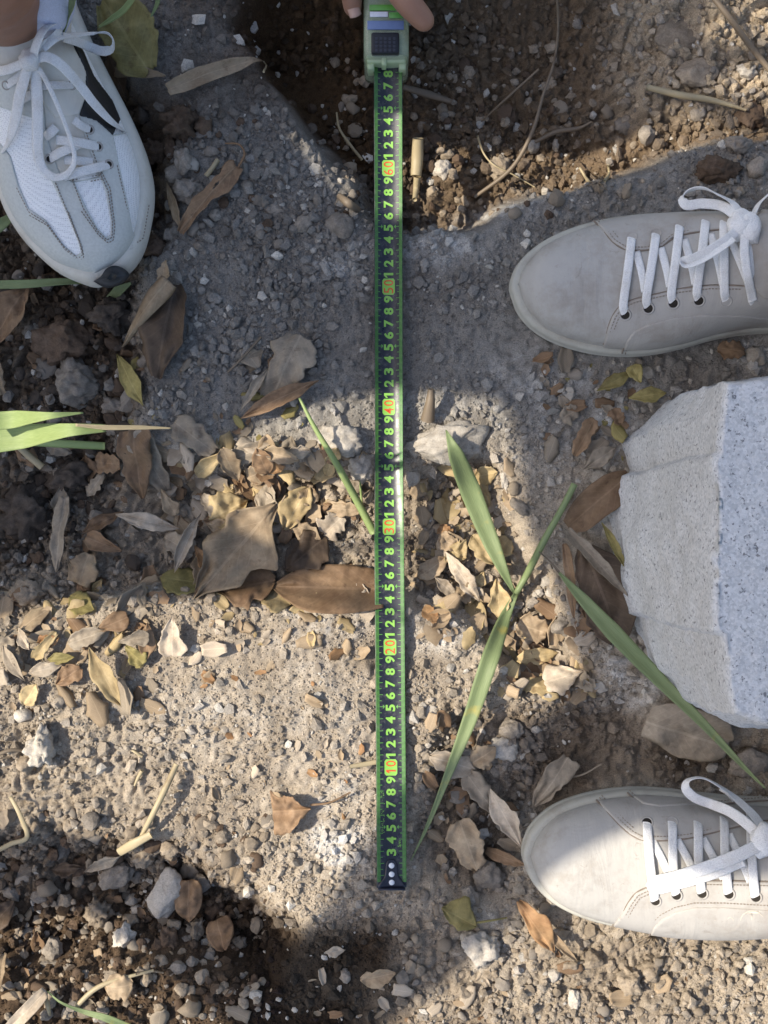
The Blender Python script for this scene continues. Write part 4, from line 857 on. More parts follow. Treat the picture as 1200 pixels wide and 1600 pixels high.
# ------------------------------------------------------------------ fallen leaves
def leaf_uv(me, UV):
    uvl = me.uv_layers.new(name='UVMap'); li = np.empty(len(me.loops), np.int32); me.loops.foreach_get('vertex_index', li); uvl.data.foreach_set('uv', np.asarray(UV, np.float32)[li].ravel())
SHAPES = {'ovate': [0.06, .45, .82, 1, .98, .85, .6, .3, .03], 'lance': [0.05, .35, .65, .9, 1, .92, .7, .4, .03], 'broad': [.2, .75, 1, .9, 1.05, .85, .75, .4, .05], 'torn': [.5, .9, 1, .8, .95, .7, .85, .55, .4],
          'strip': [.7, .95, 1, 1, .97, .9, .75, .5, .12], 'tri': [.08, .3, .5, .66, .8, .95, 1, .9, .5], 'lobed': [.1, .55, .8, .55, 1, .7, .95, .5, .06], 'fan': [.06, .2, .45, .75, 1, 1.05, .8, .9, .5]}
def leaf_mesh(name, b, t, w, shape='ovate', curl=0.3, curl2=None, bend=0.08, rag=0.2, seed=0, lift=0.003, side=0.0, on_ground=True, holes=(), tilt=0.0):
    """b, t: px of base and tip; w: full width in px; curl: half angle of the cross-section arc (rad), curl2 for the second side; bend: arch along the length"""
    r = np.random.default_rng(seed + 100); nu, nv = (44, 17) if w > 60 else (30, 13)
    if isinstance(shape, str): SL = SR = SHAPES[shape]
    else: SL, SR = shape
    p0, p1 = G(*b)[:2], G(*t)[:2]; L = np.linalg.norm(p1 - p0); e = (p1 - p0) / L; f = np.array([-e[1], e[0]]); hw = w * S / 2
    curl2 = curl if curl2 is None else curl2; k1, k2 = r.random(2) * 50
    V = []; UV = []; hv = max(0.02, 0)
    for i in range(nu):
        u = i / (nu - 1); x = np.linspace(0, 1, len(SL)); l = np.interp(u, x, SL); rr = np.interp(u, np.linspace(0, 1, len(SR)), SR)
        cen = p0 + e * L * u + f * side * L * math.sin(math.pi * u)
        za = bend * L * math.sin(math.pi * u) + tilt * L * u
        for j in range(nv):
            s_ = 2 * j / (nv - 1) - 1; h = hw * (l if s_ > 0 else rr)
            jag = 1 + rag * (2.2 * float(vnoise(u * 4.5 + k1, (3 if s_ > 0 else 0) + k2, 1.0, 1)) + 1.2 * float(vnoise(u * 13 + k1, (3 if s_ > 0 else 0) + k2, 1.0, 2))) * abs(s_)
            h *= max(0.1, jag); c = curl if s_ > 0 else curl2; a = abs(s_) * abs(c)
            if abs(c) > 0.02:
                R = h / abs(c); lat = R * math.sin(a); zz_ = R * (1 - math.cos(a)) * (1 if c > 0 else -1)
            else: lat, zz_ = h * abs(s_), 0
            q = cen + f * lat * (1 if s_ > 0 else -1)
            q = q + e * float(vnoise(s_ * 3 + k2, u * 2 + k1, 1.0, 3)) * rag * L * 0.25
            wave = 0.10 * w * S * (float(vnoise(u * 4 + k1, s_ * 2 + k2, 1.0, 4))) * 2 - 0.06 * h * (1 - abs(s_)) ** 3
            V.append([q[0], q[1], zz_ + za + wave]); UV.append((u, j / (nv - 1)))
    V = np.array(V); g = samp(gm, V[:, 0], V[:, 1]); gs = samp(gz, V[:, 0], V[:, 1]); dome = min(0, V[:, 2].min())
    # rest: follow the smoothed lie of the land, stay on top of it
    c0 = np.array([p0, (p0 + p1) / 2, p1]); A = np.c_[V[:, :2], np.ones(len(V))]; coef, *_ = np.linalg.lstsq(A, gs, rcond=None); plane = A @ coef
    z = V[:, 2] - dome + plane * 0.75 + gs * 0.25 + lift
    V[:, 2] = np.maximum(z, gs + 0.0010) if on_ground else z
    q = grid_faces(nu, nv)
    if holes:
        uvf = np.asarray(UV)[q].mean(1); keep = np.ones(len(q), bool)
        for hu, hs, hr in holes: keep &= ((uvf[:, 0] - hu) ** 2 + ((uvf[:, 1] - hs) * 0.6) ** 2) > hr * hr
        q = q[keep]
    # perspective: shift so that the traced pixels hold at the height it lies at
    zm = V[:, 2].mean(); kk = 1.0; me = mesh_np(name, V, q); leaf_uv(me, UV)
    for u in np.linspace(0.15, 0.85, 4): c = p0 + (p1 - p0) * u; cover(c[0], c[1], hw * 0.75)
    return me
def leaf(label, b, t, w, mat, shape='ovate', group=None, stem=None, **k):
    me = leaf_mesh('fallen_leaf', b, t, w, shape, **k); o = solid(put('fallen_leaf', me, M_leaf[mat], label, 'leaf', group), 0.0003)
    if stem:
        pts = [G(x, y, h) for x, y, h in stem]; c = child('leaf_stem', tube_mesh('leaf_stem', pts, [0.0011, 0.0009, 0.0007], 18, 6), M_leaf[mat], o)
    return o
LV = [
 # top left
 ('broad olive tan leaf beside the heel of the running shoe', (238, 122), (168, 12), 88, 'olive', ([.3, .7, .9, 1, 1, .9, .8, .6, .3], [.3, .6, .9, 1, 1.05, 1, .9, .5, .2]), dict(curl=.35, bend=.05, seed=1, lift=.012)),
 ('dark brown leaf tucked under the broad olive tan leaf', (172, 88), (200, 160), 42, 'dark', 'ovate', dict(curl=.6, seed=2, lift=.006)),
 ('narrow folded tan leaf between olive leaf and dry strip', (185, 122), (262, 128), 16, 'tan', 'strip', dict(curl=.8, seed=3, lift=.010)),
 ('stiff dry strip leaf with a curled sunlit tip, pointing to the pit', (268, 152), (414, 112), 27, 'tan', 'strip', dict(curl=.5, seed=4, lift=.010, bend=.04, rag=.05)),
 ('bitten orange brown leaf with a round hole and curling stem', (372, 262), (283, 366), 46, 'brown', ([.5, .8, 1.0, .95, .45, .6, .3, .35, .3], [.55, .75, .6, .55, .45, .6, .5, .45, .15]), dict(curl=.3, seed=5, holes=((.33, .45, .05),), lift=.008, stem=[(372, 262, .008), (382, 240, .012), (374, 226, .012), (352, 224, .004)])),
 ('pale curled leaf sliver beside the bitten leaf', (262, 288), (284, 358), 18, 'tan', 'lance', dict(curl=1.1, curl2=.2, seed=6, lift=.006)),
 ('rolled tan leaf cone left of the grey slab', (272, 448), (200, 548), 46, 'tan', ([.9, 1, .95, .85, .7, .55, .4, .25, .05], [.9, 1, .95, .8, .65, .5, .35, .2, .05]), dict(curl=-1.4, curl2=-1.2, seed=7, lift=.016, rag=.04)),
 ('dark brown leaf with curled edges under the rolled cone', (275, 445), (248, 592), 84, 'dark', ([.3, .6, .7, .8, .8, .75, .6, .45, .3], [.4, .7, .9, 1, 1, .9, .75, .5, .2]), dict(curl=.9, curl2=.5, seed=8, lift=.004)),
 ('small tan leaf tip above the rolled cone', (262, 410), (256, 442), 22, 'tan', 'tri', dict(curl=.7, seed=9, lift=.008)),
 ('olive yellow leaf below the rolled cone', (186, 556), (226, 634), 36, 'olive', 'lance', dict(curl=.6, seed=10, lift=.006)),
 ('brown leaf at the left edge below the running shoe', (52, 452), (-12, 560), 62, 'brown', 'ovate', dict(curl=.5, seed=11, lift=.018)),
 ('small tan leaf at the left edge above the green blades', (-5, 560), (12, 618), 30, 'tan', 'torn', dict(curl=.5, seed=12, lift=.01)),
 ('grey brown leaf with torn top in the shaded slab', (470, 528), (425, 625), 78, 'grey', 'torn', dict(curl=.15, seed=13, lift=.004)),
 ('dry folded leaf overlapping the shaded torn leaf', (500, 596), (378, 655), 30, 'brown', 'lance', dict(curl=.7, curl2=.2, seed=14, lift=.010)),
 ('narrow rolled grey leaf beside the shaded torn leaf', (420, 578), (378, 642), 20, 'grey', 'lance', dict(curl=1.3, seed=15, lift=.008)),
 ('brown leaf with pale midrib right of the green blades', (214, 674), (226, 778), 62, 'brown', ([.8, 1, .9, .8, .75, .6, .5, .35, .1], [.7, .9, .95, 1, .9, .9, .7, .4, .1]), dict(curl=.25, seed=16, lift=.010)),
 ('half leaf beside the brown leaf with pale midrib', (216, 676), (262, 768), 44, 'grey', 'torn', dict(curl=.3, seed=17, lift=.008)),
 ('mud smeared leaf on the slab corner above the litter', (275, 660), (338, 708), 48, 'grey', 'torn', dict(curl=.2, seed=18, lift=.006)),
 ('tan leaf in the shade at the upper edge of the litter', (362, 720), (425, 695), 32, 'grey', 'strip', dict(curl=.2, seed=19, lift=.006, stem=[(362, 712, .006), (350, 728, .008), (310, 733, .004)])),
 # litter band, left
 ('narrow grey curled leaf standing on end left of the litter', (108, 776), (94, 892), 30, 'grey', 'strip', dict(curl=.9, curl2=.3, seed=20, lift=.014)),
 ('pinkish pale curled leaf above the bright leaf litter', (188, 804), (284, 826), 28, 'pale', 'lance', dict(curl=.9, curl2=.4, seed=21, lift=.012)),
 ('brown curled leaf left of the pinkish pale leaf', (132, 832), (196, 800), 26, 'brown', 'ovate', dict(curl=.9, seed=22, lift=.008)),
 ('square cornered tan leaf half in sun at the litter edge', (128, 912), (146, 864), 50, 'tan', ([.9, 1, 1, 1, .95, .9, .8, .6, .3], [.7, .8, .9, 1, 1, .95, .9, .8, .4]), dict(curl=.15, seed=23, lift=.010)),
 ('whitish dried leaf roll beside the largest tan leaf', (318, 802), (278, 892), 30, 'pale', 'lance', dict(curl=1.3, seed=24, lift=.012)),
 ('large pointed tan leaf, biggest in the litter', (434, 788), (306, 934), 124, 'tan', ([.05, .16, .3, .62, 1.0, 1.15, .85, .6, .62, .66, .5, .3, .12, .04], [.05, .2, .42, .6, .68, .62, .7, .86, .8, .55, .4, .36, .2, .04]), dict(curl=.35, seed=25, lift=.014, rag=.12, stem=[(428, 796, .014), (440, 784, .016), (446, 774, .018)])),
 ('sunlit pale yellow leaf behind the largest tan leaf', (330, 812), (388, 782), 62, 'yellow', 'broad', dict(curl=.35, seed=26, lift=.008)),
 ('brown patched leaf below the largest tan leaf', (432, 905), (345, 922), 60, 'brown', 'broad', dict(curl=.3, seed=27, lift=.009)),
 ('orange brown curled scrap at the side of the largest tan leaf', (308, 852), (336, 890), 26, 'orange', 'tri', dict(curl=.8, seed=28, lift=.012)),
 ('bright yellow tan leaf with notched edge, left of the tape', (446, 826), (484, 762), 56, 'yellow', ([.1, .5, .8, 1, 1.1, .8, .9, .5, .1], [.1, .45, .6, .65, .7, .8, .7, .5, .1]), dict(curl=.2, seed=29, lift=.010)),
 ('broad grey brown leaf in the shadow band left of the tape', (510, 838), (448, 890), 62, 'dark', 'broad', dict(curl=.3, seed=30, lift=.005)),
 ('large oval brown leaf running under the tape', (600, 918), (428, 914), 74, 'brown', ([.75, .85, .95, 1, 1, .95, .8, .5, .05], [.7, .85, .95, 1, .98, .9, .75, .5, .05]), dict(curl=.2, seed=31, lift=.010, rag=.02)),
 ('yellow notched leaf below the large oval leaf', (412, 925), (456, 945), 34, 'yellow', 'broad', dict(curl=.3, seed=32, lift=.006)),
 ('pale tan leaf under the bright yellow leaf, beside the tape', (505, 835), (536, 806), 44, 'pale', 'torn', dict(curl=.2, seed=33, lift=.006)),
 ('small orange tan leaf standing above the bright yellow leaf', (436, 740), (428, 718), 30, 'orange', 'torn', dict(curl=.3, seed=34, lift=.01)),
 ('tan leaf below the shaded slab, half in sun', (388, 748), (416, 735), 32, 'tan', 'broad', dict(curl=.3, seed=35, lift=.008)),
 ('olive leaf half shaded at the lower edge of the litter', (255, 900), (330, 912), 36, 'olive', 'broad', dict(curl=.3, seed=36, lift=.006)),
 ('yellow leaf at the lower left edge of the litter', (112, 932), (150, 952), 34, 'olive', 'broad', dict(curl=.6, seed=37, lift=.008)),
 ('pale wide triangular leaf on the sunlit slab', (272, 1024), (272, 960), 44, 'pale', ([.7, .95, 1, .9, .75, .6, .4, .2, .05], [.7, .95, .9, .8, .6, .5, .35, .2, .05]), dict(curl=.25, seed=38, lift=.006)),
 ('folded yellow leaf on the sunlit slab casting a shadow', (146, 1008), (196, 1098), 38, 'yellow', 'lance', dict(curl=.9, curl2=.4, seed=39, lift=.014, bend=.06)),
 ('olive scrap beside the folded yellow leaf', (200, 1008), (228, 1036), 32, 'olive', 'tri', dict(curl=.5, seed=40, lift=.008)),
 ('grey tan leaf above the folded yellow leaf', (190, 1000), (238, 992), 26, 'grey', 'tri', dict(curl=.5, seed=41, lift=.012)),
 ('olive leaf in the leaf pile at the left edge', (80, 1028), (122, 1024), 20, 'olive', 'ovate', dict(curl=.3, seed=42, lift=.01)),
 ('pinkish curled leaf in the leaf pile at the left edge', (48, 1050), (102, 1036), 26, 'pale', 'lance', dict(curl=.6, seed=43, lift=.008)),
 ('tan leaf above the olive one in the left leaf pile', (64, 1004), (97, 996), 26, 'orange', 'broad', dict(curl=.4, seed=44, lift=.008)),
 ('narrow pale leaf leaning in the left leaf pile', (38, 978), (54, 1012), 20, 'pale', 'lance', dict(curl=.9, seed=45, lift=.012)),
 ('yellow blotched leaf below the left leaf pile', (42, 1098), (62, 1066), 28, 'yellow', 'broad', dict(curl=.3, seed=46, lift=.008)),
 ('pinkish leaf at the very left edge of the leaf pile', (-6, 1062), (14, 1040), 40, 'pale', 'broad', dict(curl=.4, seed=47, lift=.01)),
 ('shaded pink leaf at the left edge, top of the pile', (-8, 1010), (28, 1004), 36, 'grey', 'torn', dict(curl=.3, seed=48, lift=.006)),
 ('fan shaped brown leaf with long stem left of the tape', (487, 1258), (428, 1264), 72, 'brown', ([.06, .25, .5, .7, .85, .9, .95, .95, .8], [.06, .2, .3, .45, .6, .55, .8, .95, .9]), dict(curl=.35, seed=49, lift=.008, stem=[(485, 1258, .010), (515, 1254, .010), (548, 1238, .008)])),
 # right
 ('cracked tan leaf in the sunlit strip right of the tape', (700, 856), (728, 872), 44, 'yellow', 'broad', dict(curl=.2, seed=50, lift=.006)),
 ('long greyish leaf in the sunlit strip, pointing down', (695, 862), (748, 938), 30, 'pale', 'lance', dict(curl=.3, seed=51, lift=.010)),
 ('tan leaf touching the broad green blade', (738, 836), (772, 882), 34, 'yellow', 'broad', dict(curl=.4, seed=52, lift=.010)),
 ('yellow brown cupped leaf at the foot of the green blade', (774, 904), (780, 968), 36, 'yellow', 'lance', dict(curl=.7, seed=53, lift=.012)),
 ('orange chip beside the tape shadow', (686, 822), (706, 838), 22, 'orange', 'torn', dict(curl=.3, seed=54, lift=.008)),
 ('broken tan leaf right of the green blade junction', (806, 972), (852, 988), 46, 'tan', 'torn', dict(curl=.2, seed=55, lift=.008)),
 ('yellow leaf lying below the broken tan leaf', (804, 1030), (870, 1018), 26, 'yellow', 'broad', dict(curl=.3, seed=56, lift=.008)),
 ('pointed pale leaf half shaded near the granite', (848, 1064), (908, 1046), 48, 'pale', ([.4, .9, 1, .9, .7, .5, .35, .2, .05], [.5, .8, .9, .8, .6, .5, .3, .2, .05]), dict(curl=.35, seed=57, lift=.010)),
 ('flat tan leaf left of the pointed pale leaf', (812, 1064), (856, 1074), 30, 'yellow', 'torn', dict(curl=.15, seed=58, lift=.005)),
 ('shaded scrap at the granite foot beside the pointed pale leaf', (895, 1050), (925, 1075), 30, 'grey', 'torn', dict(curl=.3, seed=59, lift=.006)),
 ('orange curled scrap near the tape shadow', (660, 952), (684, 966), 26, 'orange', 'torn', dict(curl=.6, seed=60, lift=.006)),
 ('large dark leaf leaning on the granite block', (905, 852), (962, 1002), 92, 'dark', ([.3, .7, .95, 1, 1, .95, .8, .6, .3], [.2, .5, .7, .8, .85, .9, .8, .6, .3]), dict(curl=.35, seed=61, lift=.014)),
 ('olive rolled leaf edge against the granite block', (928, 816), (964, 884), 18, 'olive', 'lance', dict(curl=1.2, seed=62, lift=.034)),
 ('long folded brown leaf lying on the large dark leaf', (876, 826), (968, 926), 22, 'grey', 'strip', dict(curl=1.1, seed=63, lift=.030)),
 ('narrow brown leaf hanging left of the large dark leaf', (878, 850), (892, 962), 16, 'brown', 'strip', dict(curl=.9, seed=64, lift=.016)),
 ('smooth greyish brown leaf against the granite corner', (976, 742), (882, 822), 56, 'brown', ([.35, .8, 1, 1, .95, .9, .9, .85, .5], [.3, .7, .9, .95, 1, .95, .9, .7, .4]), dict(curl=.3, seed=65, lift=.016, rag=.03)),
 ('tan leaf on white rubble above the greyish brown leaf', (908, 734), (958, 700), 30, 'grey', 'lance', dict(curl=.4, seed=66, lift=.010)),
 ('brown crumpled leaf upright between slab and rubble', (925, 656), (895, 712), 28, 'brown', 'torn', dict(curl=.5, seed=67, lift=.008)),
 ('small brown leaf under the upper grey shoe', (955, 640), (968, 664), 24, 'brown', 'torn', dict(curl=.2, seed=68, lift=.006)),
 ('olive leaf below the toe of the upper grey shoe', (978, 624), (1036, 616), 24, 'olive', 'lance', dict(curl=.4, seed=69, lift=.010)),
 ('second olive leaf crossing the first below the upper shoe', (930, 612), (986, 582), 22, 'olive', 'lance', dict(curl=.5, seed=70, lift=.008)),
 ('upright olive leaf scrap below the upper shoe', (996, 600), (982, 574), 26, 'olive', 'tri', dict(curl=.4, seed=71, lift=.012)),
 ('dull tan leaf flat on the slab below the upper shoe', (876, 655), (902, 640), 30, 'grey', 'torn', dict(curl=.1, seed=72, lift=.003)),
 ('brown leaf half under the block side of the upper shoe', (1118, 545), (1160, 552), 30, 'brown', 'torn', dict(curl=.2, seed=73, lift=.006)),
 ('large flat grey tan leaf below the granite block', (1002, 1122), (1128, 1160), 92, 'grey', ([.6, .9, 1, 1, 1, 1, .95, .8, .4], [.5, .6, .65, .8, .85, .8, .8, .7, .4]), dict(curl=.15, seed=74, lift=.012, rag=.05)),
 ('sunlit pale leaf beside the tape near the lower blade', (672, 1178), (745, 1200), 42, 'pale', 'broad', dict(curl=.4, seed=75, lift=.010)),
 ('tan curled leaf right of the sunlit pale leaf', (735, 1188), (772, 1162), 36, 'tan', 'broad', dict(curl=.5, seed=76, lift=.010)),
 ('long tan leaf with stem above the lower grey shoe', (884, 1178), (832, 1254), 48, 'grey', ([.8, .9, .8, .75, .8, .7, .6, .4, .1], [.4, .6, .8, .9, .8, .8, .7, .5, .1]), dict(curl=.25, seed=77, lift=.012, stem=[(868, 1212, .012), (905, 1212, .010), (940, 1194, .014)])),
 ('pale twisted leaf left of the lower shoe toe', (762, 1226), (812, 1316), 40, 'pale', 'lance', dict(curl=.7, curl2=.2, seed=78, lift=.014)),
 ('grey leaf leaning beside the pale twisted leaf', (728, 1205), (770, 1262), 42, 'grey', 'torn', dict(curl=.4, seed=79, lift=.008)),
 ('ragged tan leaf in the shade left of the lower shoe', (716, 1276), (744, 1352), 58, 'tan', ([.7, .95, 1, .9, .95, .8, .5, .6, .2], [.6, .8, .9, 1, .85, .9, .8, .5, .3]), dict(curl=.3, seed=80, lift=.010)),
 ('dark narrow leaf under the toe of the lower shoe', (758, 1324), (818, 1346), 20, 'brown', 'strip', dict(curl=.7, seed=81, lift=.010)),
 ('olive triangular leaf left of the orange brown leaf', (744, 1442), (690, 1412), 54, 'olive', ([.05, .3, .5, .65, .7, .6, .5, .3, .05], [.05, .4, .7, .9, 1, 1, .8, .5, .1]), dict(curl=.2, seed=82, lift=.008, stem=[(744, 1442, .010), (770, 1438, .010), (792, 1434, .006)])),
 ('orange brown pointed leaf below the lower shoe toe', (806, 1398), (862, 1476), 44, 'orange', ([.2, .6, .8, .9, 1, .9, .7, .4, .05], [.2, .4, .5, .55, .6, .55, .4, .3, .05]), dict(curl=.4, seed=83, lift=.014)),
 ('narrow folded tan leaf beside the orange brown leaf', (846, 1440), (898, 1492), 14, 'tan', 'strip', dict(curl=1.0, seed=84, lift=.012)),
 ('small tan folded leaf in the shade at the bottom', (564, 1524), (618, 1514), 30, 'tan', 'broad', dict(curl=.5, seed=85, lift=.008)),
 ('small pale leaf left of the folded leaf at the bottom', (508, 1484), (540, 1480), 18, 'pale', 'lance', dict(curl=.3, seed=86, lift=.006)),
 # bottom left
 ('smooth brown leaf piece behind the flat pale stone', (300, 1365), (300, 1428), 46, 'brown', 'strip', dict(curl=.2, seed=87, lift=.014, rag=.02)),
 ('square brown leaf piece right of the flat pale stone', (342, 1430), (354, 1476), 44, 'brown', 'strip', dict(curl=.15, seed=88, lift=.012, rag=.02)),
 ('pale grey leaf curled beneath the leaning straw', (134, 1360), (192, 1332), 24, 'grey', 'lance', dict(curl=.5, seed=89, lift=.012)),
 ('dull leaf lying in the dark hole at left', (80, 1358), (132, 1352), 22, 'dark', 'lance', dict(curl=.4, seed=90, lift=.008)),
 ('cracked tan leaf at the bottom left with a stem', (212, 1530), (168, 1530), 40, 'tan', 'broad', dict(curl=.4, seed=91, lift=.010, stem=[(212, 1522, .012), (240, 1518, .008), (255, 1520, .004)])),
 ('cream strip leaf at the bottom left corner', (86, 1528), (12, 1602), 24, 'pale', 'strip', dict(curl=.8, seed=92, lift=.022, rag=.03, bend=.08)),
 ('brown leaf at the left edge of the dark hole', (30, 1400), (-14, 1448), 40, 'dark', 'ovate', dict(curl=.4, seed=93, lift=.01)),
 ('narrow tan leaf upright at the left bottom edge', (14, 1480), (4, 1560), 14, 'tan', 'strip', dict(curl=.6, seed=94, lift=.012)),
]
for lb, b, t, w, mt, shp, kw in LV: leaf(lb, b, t, w, mt, shp, **kw)

#MIDLEAVES
# small broken leaf pieces, counted one by one
frag = []
for i in range(16):
    r = np.random.default_rng(500 + i); nu, nv = 9, 5; u = np.linspace(-1, 1, nu); s_ = np.linspace(-1, 1, nv); V = []; UV = []
    ln, wd_ = 1.0, r.uniform(0.45, 0.85); cv = r.uniform(-0.9, 1.2); cu_ = r.uniform(-0.6, 0.9); sk = r.uniform(-0.5, 0.5); tap = r.uniform(0.1, 0.8)
    for a in u:
        h = wd_ * (1 - tap * max(0, a)) * (1 - 0.55 * max(0, -a)) * r.uniform(0.88, 1.08)
        for b in s_: V.append([a * ln + sk * b * 0.4 + r.uniform(-.05, .05), b * h, 0.32 * cv * b * b + 0.25 * cu_ * a * a + r.uniform(-.03, .03)]); UV.append(((a + 1) / 2, (b + 1) / 2))
    me = mesh_np('leaf_fragment', np.array(V), grid_faces(nu, nv)); leaf_uv(me, UV); frag.append(me)
FR = [((250, 690, 580, 830), 110, 'small dry leaf fragment in the sunlit litter left of the tape', 'leaf fragments in the litter left of the tape', ('tan', 'tan', 'pale', 'pale', 'yellow', 'brown', 'grey')),
      ((0, 900, 250, 1110), 44, 'small dry leaf fragment in the leaf pile at left', 'leaf fragments in the left leaf pile', ('tan', 'brown', 'grey', 'tan', 'yellow')),
      ((240, 930, 585, 1010), 22, 'small dry leaf fragment along the lower edge of the litter', 'leaf fragments below the litter', ('tan', 'pale', 'yellow')),
      ((655, 725, 800, 1000), 70, 'small dry leaf fragment in the strip right of the tape', 'leaf fragments right of the tape', ('tan', 'pale', 'tan', 'yellow')),
      ((780, 940, 930, 1090), 40, 'small dry leaf fragment in the patch beside the granite block', 'leaf fragments beside the block', ('tan', 'pale', 'brown', 'yellow')),
      ((300, 1010, 585, 1280), 20, 'tiny dry leaf chip lying on the sunlit slab', 'leaf chips on the sunlit slab', ('tan', 'orange', 'pale')),
      ((180, 540, 470, 700), 26, 'small dull leaf fragment on the shaded slab', 'leaf fragments on the shaded slab', ('grey', 'olive', 'brown')),
      ((0, 460, 200, 880), 26, 'small brown leaf fragment among the dark clods at left', 'leaf fragments among the dark clods', ('dark', 'brown', 'grey')),
      ((660, 1120, 830, 1380), 24, 'small dull leaf fragment in the shade left of the lower shoe', 'leaf fragments left of the lower shoe', ('tan', 'grey', 'brown')),
      ((840, 560, 1000, 720), 18, 'small olive leaf fragment below the upper grey shoe', 'leaf fragments below the upper shoe', ('olive', 'grey', 'brown')),
      ((0, 1290, 400, 1600), 30, 'small dull leaf fragment among the clods at bottom left', 'leaf fragments at bottom left', ('brown', 'grey', 'tan')),
      ((420, 1480, 1190, 1595), 18, 'small leaf fragment on the gravel at the bottom', 'leaf fragments on the bottom gravel', ('tan', 'brown', 'pale'))]
LAND = [((605, 116), 'the tape case mouth'), ((605, 262), 'the sixty mark of the tape'), ((605, 447), 'the fifty mark of the tape'), ((606, 635), 'the forty mark of the tape'), ((608, 822), 'the thirty mark of the tape'), ((609, 1010), 'the twenty mark of the tape'), ((610, 1198), 'the ten mark of the tape'), ((612, 1386), 'the tape hook'),
        ((155, 440), 'the running shoe toe'), ((230, 290), 'the running shoe side'), ((800, 450), 'the upper grey shoe toe'), ((1000, 552), 'the upper grey shoe sole'), ((1000, 335), 'the far side of the upper grey shoe'), ((820, 1330), 'the lower grey shoe toe'), ((950, 1445), 'the lower grey shoe sole'), ((1130, 1460), 'the lower grey shoe monogram'), ((1010, 1235), 'the far side of the lower grey shoe'),
        ((970, 750), 'the granite block step'), ((965, 860), 'the granite block foot'), ((1050, 1095), 'the lower granite corner'), ((1045, 628), 'the upper granite corner'), ((805, 928), 'the cut reed joint'), ((735, 770), 'the upper reed blade'), ((735, 1120), 'the lower reed blade'), ((897, 756), 'the reed stem end'), ((365, 860), 'the largest tan leaf'), ((510, 915), 'the large oval leaf'), ((470, 795), 'the bright yellow tan leaf'), ((525, 720), 'the leaning grass stem'), ((458, 585), 'the shaded torn leaf'),
        ((170, 1050), 'the folded yellow leaf'), ((272, 995), 'the triangular leaf'), ((455, 1262), 'the fan shaped leaf'), ((64, 1168), 'the pale crumbly rock'), ((248, 1250), 'the straw stick'), ((259, 1396), 'the flat pale stone'), ((48, 1565), 'the cream strip leaf'), ((90, 675), 'the left green blades'), ((124, 596), 'the large grey clod'), ((102, 532), 'the dark red brown clod'), ((235, 500), 'the rolled leaf cone'), ((226, 725), 'the brown leaf with pale midrib'), ((698, 690), 'the white angular rock'), ((748, 1478), 'the white crumbly rock'), ((835, 1440), 'the orange brown leaf'),
        ((984, 1532), 'the large tan clod'), ((690, 268), 'the white pit stone'), ((790, 260), 'the hanging dry stem'), ((650, 260), 'the chopped reed stubs'), ((330, 310), 'the bitten leaf'), ((340, 132), 'the dry strip leaf'), ((532, 353), 'the round rim stone'), ((1090, 155), 'the dry stalk'), ((1122, 268), 'the dark brown slope clod'), ((730, 1315), 'the ragged tan leaf'), ((1065, 1140), 'the large flat grey tan leaf'), ((95, 835), 'the narrow standing leaf'), ((20, 1040), 'the left leaf pile clod'), ((540, 1320), 'the chalky white patch'), ((480, 1540), 'the bottom soil shadow'), ((590, 1518), 'the small folded bottom leaf')]
def where(px, py):
    d, (x, y), nm = min(((q[0] - px) ** 2 + (q[1] - py) ** 2, q, n) for q, n in LAND); dx, dy = px - x, py - y
    if d < 18 ** 2: return 'right beside ' + nm
    return ('right of ' if dx > 0 else 'left of ') + nm if abs(dx) > abs(dy) else ('below ' if dy > 0 else 'above ') + nm
COLW = {'tan': 'tan', 'yellow': 'yellow', 'pale': 'pale', 'brown': 'brown', 'orange': 'orange brown', 'olive': 'olive', 'grey': 'greyish', 'dark': 'dark'}
def scatter_bits(name, V, F, mats_of, stuffname, label, cat): pass
used_l = set(); fmesh = {}; loose = []; litter = {}
for (x0, y0, x1, y1), n, lb, gr, mats in FR:
    for i in range(int(n * 2.0)):
        px, py = rng.uniform(x0, x1), rng.uniform(y0, y1)
        if 578 < px < 640 and py < 1395: continue
        sz = rng.choice([4, 5, 6.5, 9, 12, 16, 20], p=[.14, .16, .20, .21, .15, .09, .05]); loose.append((sz * (1.45 if gr.split()[-1] in ('tape', 'pile', 'block') else 1.0), px, py, mats[int(rng.integers(len(mats)))], gr))
loose.sort(key=lambda q: -q[0])
for num, (sz, px, py, mt, gr) in enumerate(loose):
    sc = sz * S; k = int(rng.integers(16)); p = G(px, py, sc * 0.22 + 0.0012); rot = (rng.normal(0, .28), rng.normal(0, .28), rng.uniform(0, 6.28))
    lbl = ('broad ' if sz > 17 else '' if sz > 13 else 'small ' if sz > 10 else 'tiny ') + COLW[mt] + ' dry leaf fragment ' + where(px, py)
    if len(used_l) < 270 and lbl not in used_l and sz > 8:
        used_l.add(lbl)
        if (k, mt) not in fmesh: m_ = frag[k].copy(); m_.materials.append(M_leaf[mt]); fmesh[(k, mt)] = m_
        o = link('leaf_fragment', fmesh[(k, mt)], label=lbl, cat='leaf', group=gr, loc=p); o.scale = (sc,) * 3; o.rotation_euler = rot; solid(o, 0.0006 / sc)
        cover(p[0], p[1], sc * .6)
    else:
        from mathutils import Euler
        R_ = np.array(Euler(rot).to_matrix()); v_ = np.array([q.co[:] for q in frag[k].vertices]) * sc @ R_.T + p; litter.setdefault(mt, []).append((v_, [tuple(q.vertices) for q in frag[k].polygons]))
